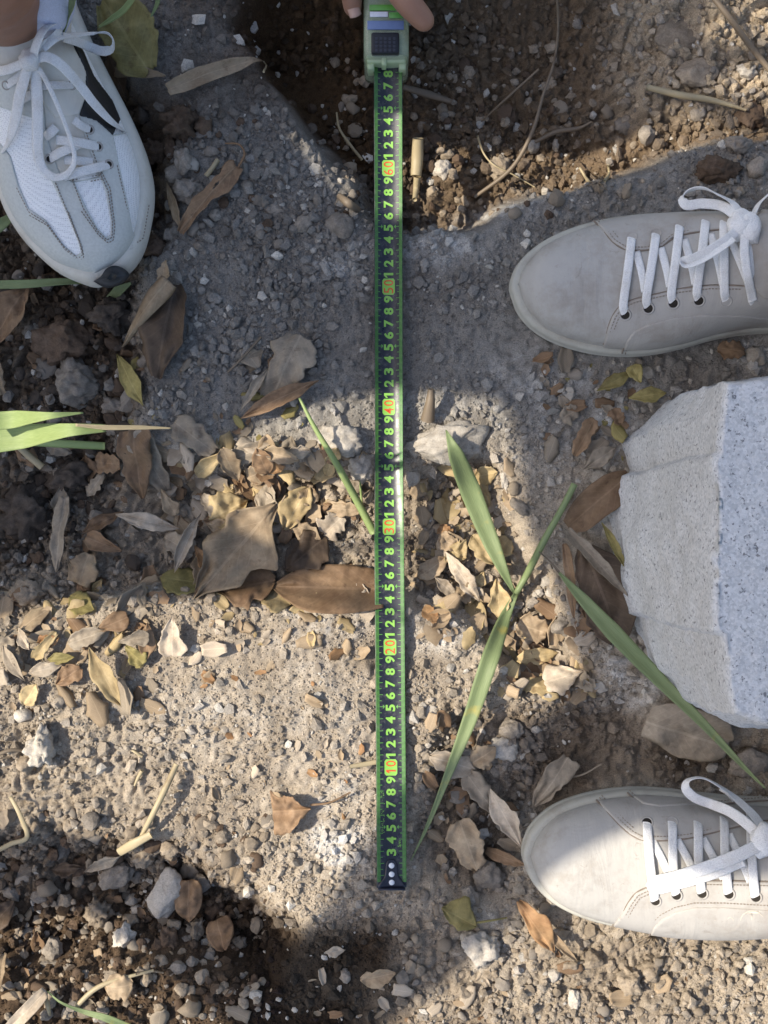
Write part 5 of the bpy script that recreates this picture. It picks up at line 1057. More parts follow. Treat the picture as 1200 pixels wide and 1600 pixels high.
for (x0, y0, x1, y1), n, mats in (((270, 695, 575, 830), 26, ('tan', 'pale', 'yellow', 'tan', 'brown', 'grey')), ((10, 920, 240, 1060), 9, ('tan', 'grey', 'pale', 'yellow', 'brown')), ((665, 740, 790, 960), 12, ('tan', 'pale', 'yellow')), ((60, 700, 330, 900), 12, ('grey', 'brown', 'tan')), ((300, 900, 570, 950), 8, ('tan', 'yellow', 'brown'))):
    for i in range(n):
        px, py = rng.uniform(x0, x1), rng.uniform(y0, y1); a = rng.uniform(0, 6.28); L = rng.uniform(34, 66) / 2; mt = mats[int(rng.integers(len(mats)))]; lbl = 'medium ' + COLW[mt] + ' curled leaf ' + where(px, py)
        b, t = (px - L * math.cos(a), py - L * math.sin(a)), (px + L * math.cos(a), py + L * math.sin(a))
        if lbl in used_l or max(b[0], t[0]) > 640 > 577 > min(b[0], t[0]) or 577 < max(b[0], t[0]) < 640 or 577 < min(b[0], t[0]) < 640: continue
        used_l.add(lbl); c1 = rng.uniform(.1, 1.1); leaf(lbl, b, t, rng.uniform(20, 40), mt, ('ovate', 'torn', 'lance', 'lobed', 'tri', 'broad')[int(rng.integers(6))], group='medium curled leaves in the litter', curl=c1 if rng.random() < .75 else -c1 * .6, curl2=rng.uniform(-.3, .9), bend=rng.uniform(-.02, .16), rag=rng.uniform(.06, .24), seed=3000 + i + int(x0), lift=rng.uniform(.003, .012))
lit_root = None
for mt, parts in litter.items():
    v_, f_ = join(parts); me = mesh_np('leaf_litter', v_, f_); leaf_uv(me, rng.random((len(v_), 2)).astype(np.float32) * .02 + .2)
    o = link('leaf_litter', me, M_leaf[mt], label='crumbled bits of ' + COLW[mt] + ' dead leaf strewn over the ground', cat='leaf litter', kind='stuff')

# ------------------------------------------------------------------ grass blades, stalks and straw
def plant_blade(label, pts, widths, mat, name='reed_leaf', fold=.25, **k):
    me = blade_mesh(name, [G(x, y, h) for x, y, h in pts], [w * S for w in widths], fold, **k); return solid(put(name, me, mat, label, 'grass blade'), 0.0005)
def stalk(label, pts, rads, mat, name='dry_stalk', cat='stalk', sides=8, flat=1.0):
    me = tube_mesh(name, [G(x, y, h) for x, y, h in pts], [r * S for r in rads], 36, sides, flat); return put(name, me, mat, label, cat)
# the cut reed right of the tape: stem with two blades
rd = empty('cut_reed', G(806, 928, 0.0), 'cut green reed stem with two blades lying right of the tape', 'reed')
def rblade(name, pts, widths, mat, **k): return solid(child(name, blade_mesh(name, [G(x, y, h) for x, y, h in pts], [w * S for w in widths], **k), mat, rd), 0.0006)
rblade('blade', [(803, 926, .012), (785, 888, .016), (758, 825, .024), (732, 760, .030), (708, 700, .030), (697, 672, .024)], [4, 16, 26, 30, 33, 30, 24, 2], M_green, fold=.22)
rblade('blade', [(806, 928, .012), (790, 962, .016), (765, 1030, .022), (735, 1120, .022), (700, 1210, .018), (668, 1290, .012), (642, 1345, .006)], [8, 22, 27, 26, 22, 16, 10, 6, 1], M_green, fold=.3)
child('stem', tube_mesh('stem', [G(x, y, h) for x, y, h in [(806, 928, .012), (822, 900, .016), (850, 845, .022), (878, 795, .028), (898, 756, .032)]], [5 * S, 6 * S, 5.6 * S, 5 * S, 5 * S], 30, 10), M_green, rd)
plant_blade('long dark green blade slanting from the dark leaf toward the lower shoe', [(872, 893, .030), (905, 930, .034), (960, 990, .038), (1030, 1062, .040), (1100, 1132, .050), (1160, 1196, .080), (1196, 1232, .085)], [3, 18, 26, 24, 19, 14, 9, 2], M_green)
plant_blade('thin dry tip leading to the long dark green blade', [(842, 862, .03), (858, 876, .03), (875, 896, .031)], [1.5, 2.5, 4], M_drybrown)
plant_blade('bright pale green blade entering at the left edge', [(-40, 662, .25), (20, 656, .255), (75, 650, .25), (130, 645, .24)], [24, 21, 12, 1.5], M_palegreen, fold=.35)
plant_blade('wide green blade with dry tip entering at the left edge', [(-40, 692, .24), (40, 682, .245), (110, 672, .24), (165, 669, .232)], [34, 30, 20, 9], M_palegreen, fold=.3)
plant_blade('dry curled tip of the wide green blade at left', [(118, 664, .242), (165, 668, .234), (215, 668, .225), (268, 669, .215)], [3, 6, 5, 1.5], M_straw, fold=.5)
stalk('short cut green stem under the left blades', [(36, 690, .02), (90, 693, .022), (164, 697, .022)], [6, 6.5, 6], M_palegreen, 'reed_stalk', 'stalk')
stalk('cut straw stub pointing down under the left blades', [(22, 690, .02), (45, 712, .016), (66, 730, .012)], [6, 6, 6], M_straw, 'straw_stub', 'straw')
plant_blade('dark green blade passing under the running shoe toe', [(-40, 446, .02), (40, 444, .02), (100, 440, .02), (152, 440, .018)], [13, 14, 12, 6], M_green)
plant_blade('short dark green blade below the running shoe toe', [(165, 468, .012), (185, 455, .016), (205, 442, .012)], [4, 18, 4], M_green)
plant_blade('green blade hanging over the running shoe heel', [(120, -30, .16), (112, 10, .15), (104, 35, .14), (97, 56, .13)], [14, 14, 9, 1.5], M_green)
plant_blade('green blade crossing the olive tan leaf at the top', [(215, -12, .09), (195, 15, .07), (172, 32, .05), (155, 42, .04)], [10, 12, 11, 4], M_palegreen)
plant_blade('short green blade at the top beside the pit soil', [(252, -20, .07), (245, 8, .05), (236, 26, .04)], [9, 9, 2], M_green)
plant_blade('dull green blade at the left edge beside the running shoe', [(-30, 368, .04), (0, 352, .04), (22, 336, .035)], [22, 22, 10], M_green)
stalk('green grass stem leaning against the tape edge', [(468, 622, .030), (490, 665, .032), (520, 715, .030), (552, 772, .024), (584, 832, .008)], [2, 4, 5.5, 6, 6.5], M_palegreen, 'grass_stalk', 'stalk')
stalk('tiny side shoot at the foot of the grass stem', [(562, 740, .018), (564, 770, .014), (566, 796, .010)], [1, 2, 2], M_palegreen, 'grass_shoot', 'grass')
stalk('straw stick leaning over the dark hole', [(276, 1194, .010), (262, 1225, .016), (240, 1270, .018), (218, 1312, .010)], [4.5, 5, 4.6, 3], M_straw, 'straw_stick', 'straw')
stalk('short flat straw piece below the leaning stick', [(186, 1332, .014), (210, 1318, .016), (236, 1304, .014)], [7, 8, 6], M_straw, 'straw_piece', 'straw', flat=.4)
plant_blade('green blade at the bottom left with a pale node', [(74, 1549, .020), (95, 1566, .022), (130, 1580, .020), (165, 1590, .014), (205, 1606, .010)], [2, 4, 8, 12, 12], M_green)
stalk('split straw beside the cream strip leaf', [(68, 1550, .016), (74, 1570, .014), (78, 1586, .008)], [4, 4, 2], M_straw, 'straw_piece', 'straw')
stalk('pale twig lying near the bottom left', [(120, 1572, .010), (145, 1548, .012), (170, 1535, .014), (240, 1516, .010)], [4, 4, 3, 2], M_straw, 'twig', 'twig')
stalk('twisted straw strand in the dark hole at left', [(16, 1244, .010), (32, 1275, .014), (42, 1308, .012), (18, 1318, .01), (-6, 1330, .008)], [3, 4, 4, 4, 4], M_straw, 'straw_strand', 'straw', flat=.5)
stalk('brown twig at the left edge above the pale rock', [(-6, 1180, .012), (18, 1172, .012), (42, 1174, .008)], [3, 3, 2], M_drybrown, 'twig', 'twig')
stalk('long dry grass stem hanging down into the pit', [(868, -30, .09), (872, 40, .07), (866, 95, .055), (848, 150, .045), (832, 205, .04), (800, 262, .03), (742, 308, .012)], [1.6, 2, 2, 2.6, 3.4, 3.6, 3], M_drybrown)
stalk('second dry stem crossing the hanging one in the pit', [(752, 190, .02), (790, 155, .03), (842, 108, .05)], [1.5, 2, 2], M_drybrown)
stalk('thin root looping in the pit beside the crossing stems', [(746, 212, .02), (756, 240, .012), (772, 258, .01), (800, 272, .012), (835, 292, .01)], [2, 1.6, 1.4, 1.2, 1], M_straw, 'root', 'root')
stalk('brown twig lying on the pit slope right of the dry stems', [(836, 222, .01), (870, 206, .012), (905, 200, .012), (925, 190, .008)], [3, 4, 4, 2], M_drybrown, 'twig', 'twig')
stalk('dry stalk on the soil above the upper grey shoe', [(1010, 136, .01), (1060, 148, .014), (1110, 156, .012), (1166, 172, .008)], [5, 6, 5, 2], M_straw)
stalk('root slanting down at the top right corner', [(1108, -12, .02), (1140, 28, .024), (1175, 75, .024), (1210, 118, .02)], [4.5, 5, 5, 4.5], M_drybrown, 'root', 'root')
stalk('grey wooden splinter in the pit right of the tape', [(630, 136, .012), (668, 147, .012), (706, 159, .01)], [5, 7, 4], M_drybrown, 'splinter', 'wood', flat=.6)
stalk('chopped reed stub in the sunlit pit floor', [(653, 216, .012), (652, 248, .016), (650, 275, .014)], [9, 10, 9], M_straw, 'reed_stub', 'reed', flat=.8)
stalk('second chopped reed stub below the first', [(652, 276, .012), (650, 296, .012), (648, 312, .008)], [6, 5, 4], M_straw, 'reed_stub', 'reed')
stalk('thin bent twig in the dark of the pit left of the tape', [(526, 176, .01), (530, 200, .014), (544, 222, .012), (566, 250, .008)], [1.5, 2, 2.5, 2.5], M_straw, 'twig', 'twig')
stalk('brown root tip curling at the dry strip leaf', [(412, 112, .018), (416, 102, .02), (412, 96, .022)], [2, 1.5, 1], M_straw, 'root', 'root')
stalk('frayed root end at the pit rim beside the tape', [(530, 306, .006), (545, 318, .012), (560, 328, .008)], [5, 7, 5], M_drybrown, 'root_end', 'root')
stalk('small root stump standing above the white rock', [(674, 608, .020), (672, 630, .016), (668, 656, .006)], [5, 8, 11], M_drybrown, 'root_stump', 'root')
stalk('cut stubble tuft left of the upper grey shoe', [(906, 262, .012), (914, 276, .012), (922, 286, .004)], [2, 3, 2], M_straw, 'stubble', 'stubble')
stalk('second stalk of the cut stubble above the upper shoe', [(950, 258, .014), (952, 270, .014), (944, 284, .004)], [2, 3, 3], M_straw, 'stubble', 'stubble')
stalk('straw bit lying across under the tape', [(546, 1198, .006), (570, 1194, .006), (592, 1190, .006)], [3, 4, 4], M_straw, 'straw_piece', 'straw', flat=.5)
stalk('green straw bit among the clods above the slab', [(322, 275, .006), (332, 262, .008), (340, 250, .006)], [4, 4, 4], M_straw, 'straw_piece', 'straw')
stalk('thin twig on the shaded slab left of the tape', [(356, 582, .006), (378, 560, .008), (408, 527, .006)], [1.5, 2, 2], M_drybrown, 'twig', 'twig')
stalk('short straw on the sunlit slab above the stick', [(210, 1228, .004), (216, 1215, .006), (222, 1204, .004)], [1.5, 3, 3], M_straw, 'straw_piece', 'straw')
stalk('second short straw on the sunlit slab', [(206, 1172, .004), (214, 1177, .006), (222, 1182, .004)], [2, 2.5, 2.5], M_straw, 'straw_piece', 'straw')
for i, (lb, a, n_, l, m_) in enumerate([('tuft of dead grass under the sole of the lower shoe', (1020, 1462), 14, 26, M_drybrown), ('crushed dry grass tuft at the pit edge above the upper shoe', (935, 285), 10, 20, M_drybrown)]):
    tf = empty('dry_grass_tuft', G(*a), lb, 'grass'); r = random.Random(i)
    for k in range(n_):
        th = r.uniform(0.2, 2.9) if i == 0 else r.uniform(0, 6.28); d = l * r.uniform(.5, 1.2); x1, y1 = a[0] + math.cos(th) * d, a[1] + math.sin(th) * d * .8
        child('stem', tube_mesh('stem', [G(*a, .004), G((a[0] + x1) / 2, (a[1] + y1) / 2, .010), G(x1, y1, .004)], [.0009, .0008, .0004], 8, 5), m_, tf)

# leafy blocker added further left, taller than the people, to shade the granite block
def shade_tree():
    root = empty('blocker_tree', (-1.75, -0.05, 0), 'leafy shade blocker added beyond the left of the frame', 'blocker_tree'); X = -1.75; r = random.Random(5); parts = []; cen = []
    for k in range(520):
        px, py = r.uniform(1130, 1900), r.uniform(430, 1230)
        if ((px - 1500) / 400) ** 2 + ((py - 830) / 410) ** 2 > 1: continue
        c = Q(px, py, X + r.uniform(-.3, .3)); cen.append(c); n = np.array([r.gauss(-.7, .3), r.gauss(0, .35), r.gauss(.75, .3)]); n /= np.linalg.norm(n); a = np.cross(n, [r.uniform(-1, 1), r.uniform(-1, 1), r.uniform(-1, 1)]); a /= np.linalg.norm(a); b = np.cross(n, a); l, w = r.uniform(.05, .075), r.uniform(.025, .035)
        parts.append((np.array([c - a * l, c - a * l * .3 + b * w, c + a * l * .4 + b * w * .8, c + a * l, c + a * l * .4 - b * w * .8, c - a * l * .3 - b * w]), [(0, 1, 2, 3, 4, 5)]))
    child('blocker_crown', mesh_np('blocker_crown', *join(parts), smooth=False), M_green, root); mid = np.mean(cen, 0); k1, k2 = Q(500, 470, X), Q(1010, 500, X); base = np.array([X - .03, k1[1] + .02, -.02]); tr = [tube_arrays(catmull([base, (base + k1) / 2 + [.02, .01, 0], k1, k2, mid], 24), np.linspace(.05, .018, 24), 10)]
    for k in range(9): c = cen[k * 37 % len(cen)]; tr.append(tube_arrays(catmull([k2, (k2 + c) / 2 + [0, 0, .03], c], 8), np.linspace(.016, .004, 8), 6))
    child('blocker_trunk', mesh_np('blocker_trunk', *join(tr)), M_drybrown, root)
shade_tree()

# reeds added outside the frame, upper left, to throw streaked shade into the pit
reed = empty('shade_reeds', (-1.15, 0.42, 0), 'clump of green reeds added beyond the left of the pit for its shade', 'reed'); rr = random.Random(11)
for i in range(60):
    tx, ty = rr.uniform(800, 1230), rr.uniform(-140, 165)
    if 990 < tx and ty > -60 and rr.random() < .68: continue
    if tx < 880 and ty > 90: continue
    top = Q(tx, ty, -1.15 + rr.uniform(-.12, .12)); ba = np.array([-1.15 + rr.uniform(-.15, .15), top[1] + rr.uniform(-.1, .12), 0]); mid = ba * .45 + top * .55 + [rr.uniform(-.05, .05), rr.uniform(-.05, .05), .05]
    tip = top + np.array([rr.uniform(-.05, .14), rr.uniform(-.1, .1), rr.uniform(-.16, .02)])
    solid(child('shade_reed_blade', blade_mesh('shade_reed_blade', [ba, mid, top, tip], [.012, .018, .026, .030, .024, .002], .2, 24), M_green, reed), 0.0006)

for pts, r_ in (([(430, 854), (540, 849), (655, 842)], .0042), ([(520, 925), (640, 962), (745, 997)], .0030)):
    P_ = [Q(x, y, -1.1) for x, y in pts]; P_ = [np.array([-1.1, P_[0][1] + .06, -.01])] + P_; child('reed_stalk', mesh_np('reed_stalk', *tube_arrays(catmull(P_, 24), np.linspace(r_ * 1.2, r_ * .8, 24), 8)), M_green, reed)  # stalks added on the sun rays of two thin shadow lines

# ------------------------------------------------------------------ stones and clods
ico = {}
for sub_ in (1, 2, 3, 4):
    bm = bmesh.new(); bmesh.ops.create_icosphere(bm, subdivisions=sub_, radius=1); ico[sub_] = (np.array([v_.co[:] for v_ in bm.verts]), np.array([[w.index for w in f_.verts] for f_ in bm.faces])); bm.free()
def stone_verts(sub, seed, cuts=9, rough=0.18, depth=(.62, .95)):
    r = np.random.default_rng(seed); v_ = ico[sub][0].copy(); o = r.random(3) * 40
    for _ in range(cuts):
        n = r.normal(size=3); n /= np.linalg.norm(n); d = r.uniform(*depth); h = v_ @ n; v_ = v_ - np.maximum(h - d, 0)[:, None] * n
    k = np.array([1 + rough * (mnoise.noise(Vector(q * 2.2 + o)) * .8 + mnoise.noise(Vector(q * 5.5 + o)) * .45 + (mnoise.noise(Vector(q * 12 + o)) * .34 + mnoise.noise(Vector(q * 26 + o)) * .2 if sub > 2 else 0)) for q in v_]); return v_ * k[:, None]
def stone(label, px, py, wx, wy, mat, h=0.6, rot=0.0, seed=0, sink=0.35, cuts=9, rough=0.2, name='stone', cat='stone', group=None):
    sb = 4 if max(wx, wy) > 34 else 3; v_ = stone_verts(sb, seed * 7 + 3, cuts, rough * 1.5); hz = min(wx, wy) * S / 2 * h * 1.2; v_ = v_ * (wx * S / 2, wy * S / 2, hz); c, s_ = math.cos(rot), math.sin(rot)
    v_ = np.c_[v_[:, 0] * c - v_[:, 1] * s_, v_[:, 0] * s_ + v_[:, 1] * c, v_[:, 2]]; p = G(px, py, hz * (1 - 2 * sink)); me = mesh_np(name, v_ + p, ico[sb][1])
    cover(p[0], p[1], min(wx, wy) * S * .4); return put(name, me, M_stone[mat], label, cat, group)
ST = [
 ('large grey clod left of the rolled leaf cone', 124, 596, 84, 76, 'grey', dict(h=.9, seed=1, rough=.3)), ('smaller grey clod right below the large grey clod', 184, 638, 62, 46, 'grey', dict(h=.8, rot=-.4, seed=2, rough=.3)),
 ('dark red brown clod above the large grey clod', 102, 532, 90, 72, 'brown', dict(h=.8, seed=3, rough=.35)), ('dark clod under the running shoe toe', 172, 492, 72, 58, 'dark', dict(h=.8, seed=4, rough=.35)),
 ('big dark clod at the left edge below the green blades', 46, 802, 96, 88, 'dark', dict(h=.7, seed=5, rough=.35)), ('dark clod beside the straw stub', 104, 742, 80, 56, 'dark', dict(h=.7, seed=6, rough=.35)),
 ('rough red brown clod beside the running shoe', 282, 190, 52, 56, 'brown', dict(h=1, seed=7, rough=.4)), ('brown clod touching the running shoe edge', 242, 238, 46, 44, 'brown', dict(h=1, seed=8, rough=.3)),
 ('brown upright clod between two larger ones', 268, 230, 22, 44, 'brown', dict(h=1, seed=9)), ('grey angular stone above the bitten leaf', 288, 252, 34, 44, 'grey', dict(h=.9, seed=10)),
 ('grey lump left of the bitten leaf', 292, 298, 50, 36, 'grey', dict(h=.8, seed=11, rough=.3)), ('grey stone between lump and shoe', 272, 272, 30, 28, 'grey', dict(h=.9, seed=12)),
 ('rounded grey pebble above the straw bit', 330, 237, 24, 18, 'grey', dict(h=.8, seed=13, cuts=4, rough=.08)), ('dark clod left of the rough red brown clod', 222, 180, 24, 30, 'dark', dict(h=1, seed=14)),
 ('brown clod right of the rough red brown clod', 318, 198, 30, 34, 'brown', dict(h=.8, seed=15)), ('grey pebble pair above the small leaf tip', 264, 368, 24, 22, 'grey', dict(h=.9, seed=16)),
 ('large brown clod below the pebble pair', 243, 392, 44, 42, 'brown', dict(h=.7, seed=17, rough=.3)),
 ('round grey stone at the pit rim beside the tape', 532, 353, 46, 40, 'grey', dict(h=.6, seed=18, cuts=4, rough=.12)), ('flat grey stone left of the round one', 476, 350, 34, 28, 'grey', dict(h=.6, seed=19)),
 ('small grey stone above the round rim stone', 497, 314, 18, 22, 'grey', dict(h=.9, seed=20)), ('buried grey slab lump on the shaded ground', 428, 328, 36, 22, 'grey', dict(h=.4, seed=21)),
 ('white angular rock under the tip of the green blade', 700, 690, 124, 70, 'white', dict(h=1.0, rot=.12, seed=122, sink=.42, cuts=7, rough=.22)), ('white flat rock left of the tape', 534, 686, 74, 54, 'white', dict(h=.8, seed=123, rot=-.15, sink=.42, cuts=7, rough=.22)),
 ('pale rough rock beside the tape at the slab lip', 566, 728, 42, 46, 'white', dict(h=.8, seed=124, cuts=6, rough=.25)), ('pale lump between tape and white rock', 645, 745, 26, 34, 'white', dict(h=.7, seed=25)),
 ('grey stone half buried in the litter at left', 44, 926, 56, 44, 'tan', dict(h=.7, seed=26, rough=.3)), ('pale crumbly rock at the left on the sunlit slab', 64, 1168, 46, 62, 'white', dict(h=1.1, seed=27, rough=.35, sink=.25)),
 ('tan clod left of the pale crumbly rock', 40, 1194, 30, 34, 'tan', dict(h=.9, seed=28, rough=.35)), ('brown clod in the left leaf pile', 26, 1032, 36, 40, 'tan', dict(h=.9, seed=29, rough=.4)),
 ('dark round pebble on the sunlit slab edge', 94, 1094, 22, 16, 'grey', dict(h=.8, seed=30, cuts=3, rough=.06)), ('white snail shaped pebble below the dark pebble', 36, 1118, 28, 24, 'white', dict(h=.9, seed=31, cuts=3, rough=.1)),
 ('flat pale stone on edge in the bottom left clods', 259, 1396, 60, 86, 'white', dict(h=.5, rot=-.1, seed=32, sink=.1, cuts=10, rough=.1)), ('thin grey stone plate left of the flat pale stone', 182, 1368, 56, 40, 'grey', dict(h=.5, rot=.5, seed=33, sink=.15)),
 ('tan clod below the straw piece', 224, 1338, 46, 36, 'tan', dict(h=.8, seed=34, rough=.35)), ('round tan clod above the flat pale stone', 266, 1326, 32, 28, 'tan', dict(h=.9, seed=35, rough=.3)),
 ('dark stone behind the thin plate', 214, 1366, 34, 28, 'grey', dict(h=.7, seed=36)), ('tan clod lit in the dark hole', 154, 1424, 46, 44, 'tan', dict(h=.9, seed=37, rough=.4)),
 ('pale clod half lit below the flat pale stone', 194, 1466, 36, 44, 'white', dict(h=.8, seed=38, rough=.3)), ('small white clod left of the flat pale stone', 206, 1406, 24, 22, 'white', dict(h=.9, seed=39)),
 ('white clod below the small white one', 214, 1424, 28, 20, 'white', dict(h=.9, seed=40)), ('tan lump below the white clods', 204, 1440, 30, 24, 'tan', dict(h=.9, seed=41, rough=.35)),
 ('brown clod under the flat pale stone', 262, 1474, 36, 52, 'brown', dict(h=.8, seed=42, rough=.35)), ('rough pale clod right of the brown clod', 304, 1454, 28, 40, 'tan', dict(h=.9, seed=43, rough=.4)),
 ('dark flat clod on the brown leaf pieces', 334, 1420, 34, 44, 'brown', dict(h=.6, rot=-.4, seed=44, sink=.1)), ('pale clod beneath the square leaf piece', 336, 1480, 30, 32, 'tan', dict(h=.9, seed=45, rough=.35)),
 ('clod at the end of the square leaf piece', 370, 1478, 26, 30, 'tan', dict(h=.9, seed=46, rough=.35)), ('grey stone in the dark hole lower left', 82, 1484, 32, 36, 'grey', dict(h=.7, seed=47)),
 ('flat grey splinter stone at bottom left', 80, 1506, 56, 14, 'grey', dict(h=.8, rot=.05, seed=48)), ('grey stone above the dark hole near the thin plate', 96, 1330, 32, 42, 'grey', dict(h=.8, rot=-.4, seed=49)),
 ('grey rounded stone in the shade below the hook', 765, 1372, 50, 56, 'grey', dict(h=.7, seed=50)), ('grey stone left of the rounded one near the hook', 732, 1404, 24, 36, 'grey', dict(h=.8, seed=51)),
 ('white crumbly rock right of the olive triangular leaf', 748, 1478, 62, 56, 'white', dict(h=.6, seed=52, rough=.3)), ('pale clod below the orange brown leaf', 852, 1482, 36, 34, 'tan', dict(h=.8, seed=53)),
 ('white chip on the gravel below the lower shoe', 865, 1524, 26, 20, 'white', dict(h=.8, seed=54)), ('large tan clod in the bottom right gravel', 984, 1532, 40, 46, 'tan', dict(h=.8, seed=55, rough=.35)),
 ('tan clod right of the large one in the gravel', 1018, 1518, 34, 34, 'tan', dict(h=.8, seed=56, rough=.35)), ('pale clod left of the large tan clod', 925, 1500, 38, 30, 'tan', dict(h=.7, seed=57)),
 ('pale lump under the shoe toe in the gravel', 890, 1506, 42, 28, 'tan', dict(h=.6, seed=58, rough=.3)), ('pale upright clod at the bottom centre right', 896, 1560, 22, 36, 'white', dict(h=.7, seed=59)),
 ('white stone lit on the pit floor', 690, 268, 34, 42, 'white', dict(h=.8, rot=-.3, seed=60, cuts=12)), ('tan lump at the right of the lit pit floor', 782, 262, 44, 40, 'tan', dict(h=.7, seed=61, rough=.3)),
 ('tan clod above the white pit stone', 698, 242, 26, 18, 'tan', dict(h=.8, seed=62)), ('small tan clod between reed stub and white stone', 676, 300, 22, 20, 'tan', dict(h=.8, seed=63)),
 ('grey stone in the dark pit right of the splinter', 692, 180, 20, 22, 'grey', dict(h=.9, seed=64)), ('dark grey stone beside the upper pit tape', 660, 198, 16, 22, 'grey', dict(h=.9, seed=65)),
 ('pale stone in the pit right of the dry stems', 832, 228, 26, 26, 'white', dict(h=.7, seed=66)), ('grey upright stone beside the pale pit stone', 869, 226, 14, 24, 'grey', dict(h=.8, seed=67)),
 ('grey stone below the dry stalk at right', 1090, 176, 26, 30, 'grey', dict(h=.8, seed=68)), ('grey rock left of the bow of the upper shoe', 1152, 226, 40, 36, 'grey', dict(h=.8, seed=69, rough=.3)),
 ('rounded grey clod on the slope above the shoe', 976, 196, 32, 30, 'grey', dict(h=.6, seed=70)), ('dark brown clod above the upper shoe bow', 1122, 268, 66, 44, 'brown', dict(h=.6, seed=71, rough=.35)),
 ('grey stone at the right edge above the shoe', 1182, 262, 34, 34, 'grey', dict(h=.8, seed=72)), ('dark brown lump at the right edge of the slope', 1172, 180, 50, 48, 'brown', dict(h=.6, seed=73, rough=.3)),
 ('grey clod left of the dark brown lump', 1010, 212, 26, 34, 'grey', dict(h=.8, seed=74)), ('white lit stone in the top right corner', 1166, 112, 36, 26, 'white', dict(h=.8, seed=75)),
 ('lit tan boulder in the dappled top right', 1060, 55, 74, 70, 'tan', dict(h=.4, seed=76, rough=.15)), ('second lit tan boulder below the first', 1090, 112, 70, 50, 'tan', dict(h=.4, seed=77, rough=.15)),
 ('white chalky stone above the lower shoe', 788, 1172, 54, 42, 'white', dict(h=.6, seed=78)), ('grey rock behind the lower shoe bow', 1168, 1196, 70, 54, 'grey', dict(h=.5, seed=79)),
 ('grey stone below the green stem in the shade', 812, 792, 34, 24, 'grey', dict(h=.7, rot=-.6, seed=80)), ('tall pale sliver stone beside the sunlit strip', 787, 745, 14, 40, 'white', dict(h=.7, rot=.15, seed=81)),
 ('white stone chip near the granite corner', 862, 708, 20, 14, 'white', dict(h=.6, seed=82)), ('grey clod beside the broken tan leaf', 880, 978, 40, 34, 'grey', dict(h=.7, seed=83)),
 ('round pale stone in the lit patch near the granite', 800, 1050, 26, 24, 'white', dict(h=.8, seed=84, cuts=4, rough=.1)), ('white rubble lump above the granite block', 1012, 582, 24, 20, 'white', dict(h=.8, seed=85)),
 ('white crumb of rubble at the block corner', 936, 748, 30, 30, 'white', dict(h=.6, seed=86, rough=.4)), ('flat pale stone set in the sunlit slab', 672, 1114, 30, 26, 'white', dict(h=.25, seed=87)),
 ('white stone on the slope left of the upper shoe', 852, 300, 16, 18, 'white', dict(h=.8, seed=88)), ('white lump at the edge beside the block top', 1182, 556, 34, 34, 'white', dict(h=.7, seed=89, rough=.4)),
 ('grey stone in the shade left of the lower shoe toe', 800, 1140, 40, 30, 'grey', dict(h=.7, seed=90)), ('grey pebble on the bottom centre soil', 540, 1524, 18, 24, 'grey', dict(h=.8, seed=91)),
]
for lb, px, py, wx, wy, mt, kw in ST: stone(lb, px, py, wx, wy, mt, **kw)

# medium loose stones, one by one, sharing meshes
med = {}
def med_mesh(i, mt):
    if (i, mt) not in med:
        me = mesh_np('loose_stone', stone_verts(2, 900 + i, 7, 0.42), ico[2][1], smooth=(i % 3 == 0)); me.materials.append(M_stone[mt]); med[(i, mt)] = me
    return med[(i, mt)]
MED = [((0, 1270, 420, 1590), 170, 'small clod in the rough heap at bottom left', 'clods at bottom left', ('tan', 'tan', 'brown', 'grey')), ((620, 1380, 1190, 1600), 130, 'small clod in the gravel below the lower shoe', 'clods in the bottom gravel', ('tan', 'tan', 'tan', 'grey')),
       ((230, 160, 560, 420), 44, 'small grey stone on the shaded ground right of the running shoe', 'stones right of the running shoe', ('grey', 'grey', 'brown', 'white')), ((520, 60, 900, 340), 90, 'small stone on the pit floor', 'stones on the pit floor', ('tan', 'brown', 'tan')),
       ((0, 420, 230, 880), 60, 'small dark clod in the left hollow', 'clods in the left hollow', ('dark', 'brown', 'grey')), ((640, 1100, 840, 1420), 44, 'small grey stone in the shade right of the tape end', 'stones right of the tape end', ('grey', 'grey', 'white')),
       ((860, 0, 1200, 300), 50, 'small stone on the slope above the upper shoe', 'stones on the upper slope', ('grey', 'tan')), ((760, 900, 960, 1120), 30, 'small stone at the foot of the granite block', 'stones at the block foot', ('grey', 'white')),
       ((640, 720, 830, 960), 22, 'small stone in the strip right of the tape', 'stones in the strip right of the tape', ('tan', 'tan', 'grey')), ((0, 880, 560, 1000), 34, 'small stone among the litter left of the tape', 'stones among the litter', ('tan', 'tan', 'grey')),
       ((840, 560, 1190, 660), 24, 'small white crumb above the granite block', 'crumbs above the block', ('white', 'grey'))]
used_s = {q[0] for q in ST}; nst = len(ST); rub = []; rubble = {}
for (x0, y0, x1, y1), n, lb, gr, mats in MED:
    for i in range(int(n * 3)):
        px, py = rng.uniform(x0, x1), rng.uniform(y0, y1)
        if 572 < px < 644 and py < 1395: continue
        rub.append((rng.choice([3.2, 4.2, 5.2, 6.5, 8.5, 11], p=[.26, .24, .2, .15, .1, .05]) * (1.6 if 'hollow' in gr else 1.35 if 'left' in gr else 1.2 if 'pit' in gr else 1), px, py, mats[int(rng.integers(len(mats)))], gr))
rub.sort(key=lambda q: -q[0])
MW = {'tan': 'tan clod', 'grey': 'grey stone', 'white': 'whitish stone', 'brown': 'brown clod', 'dark': 'dark clod'}
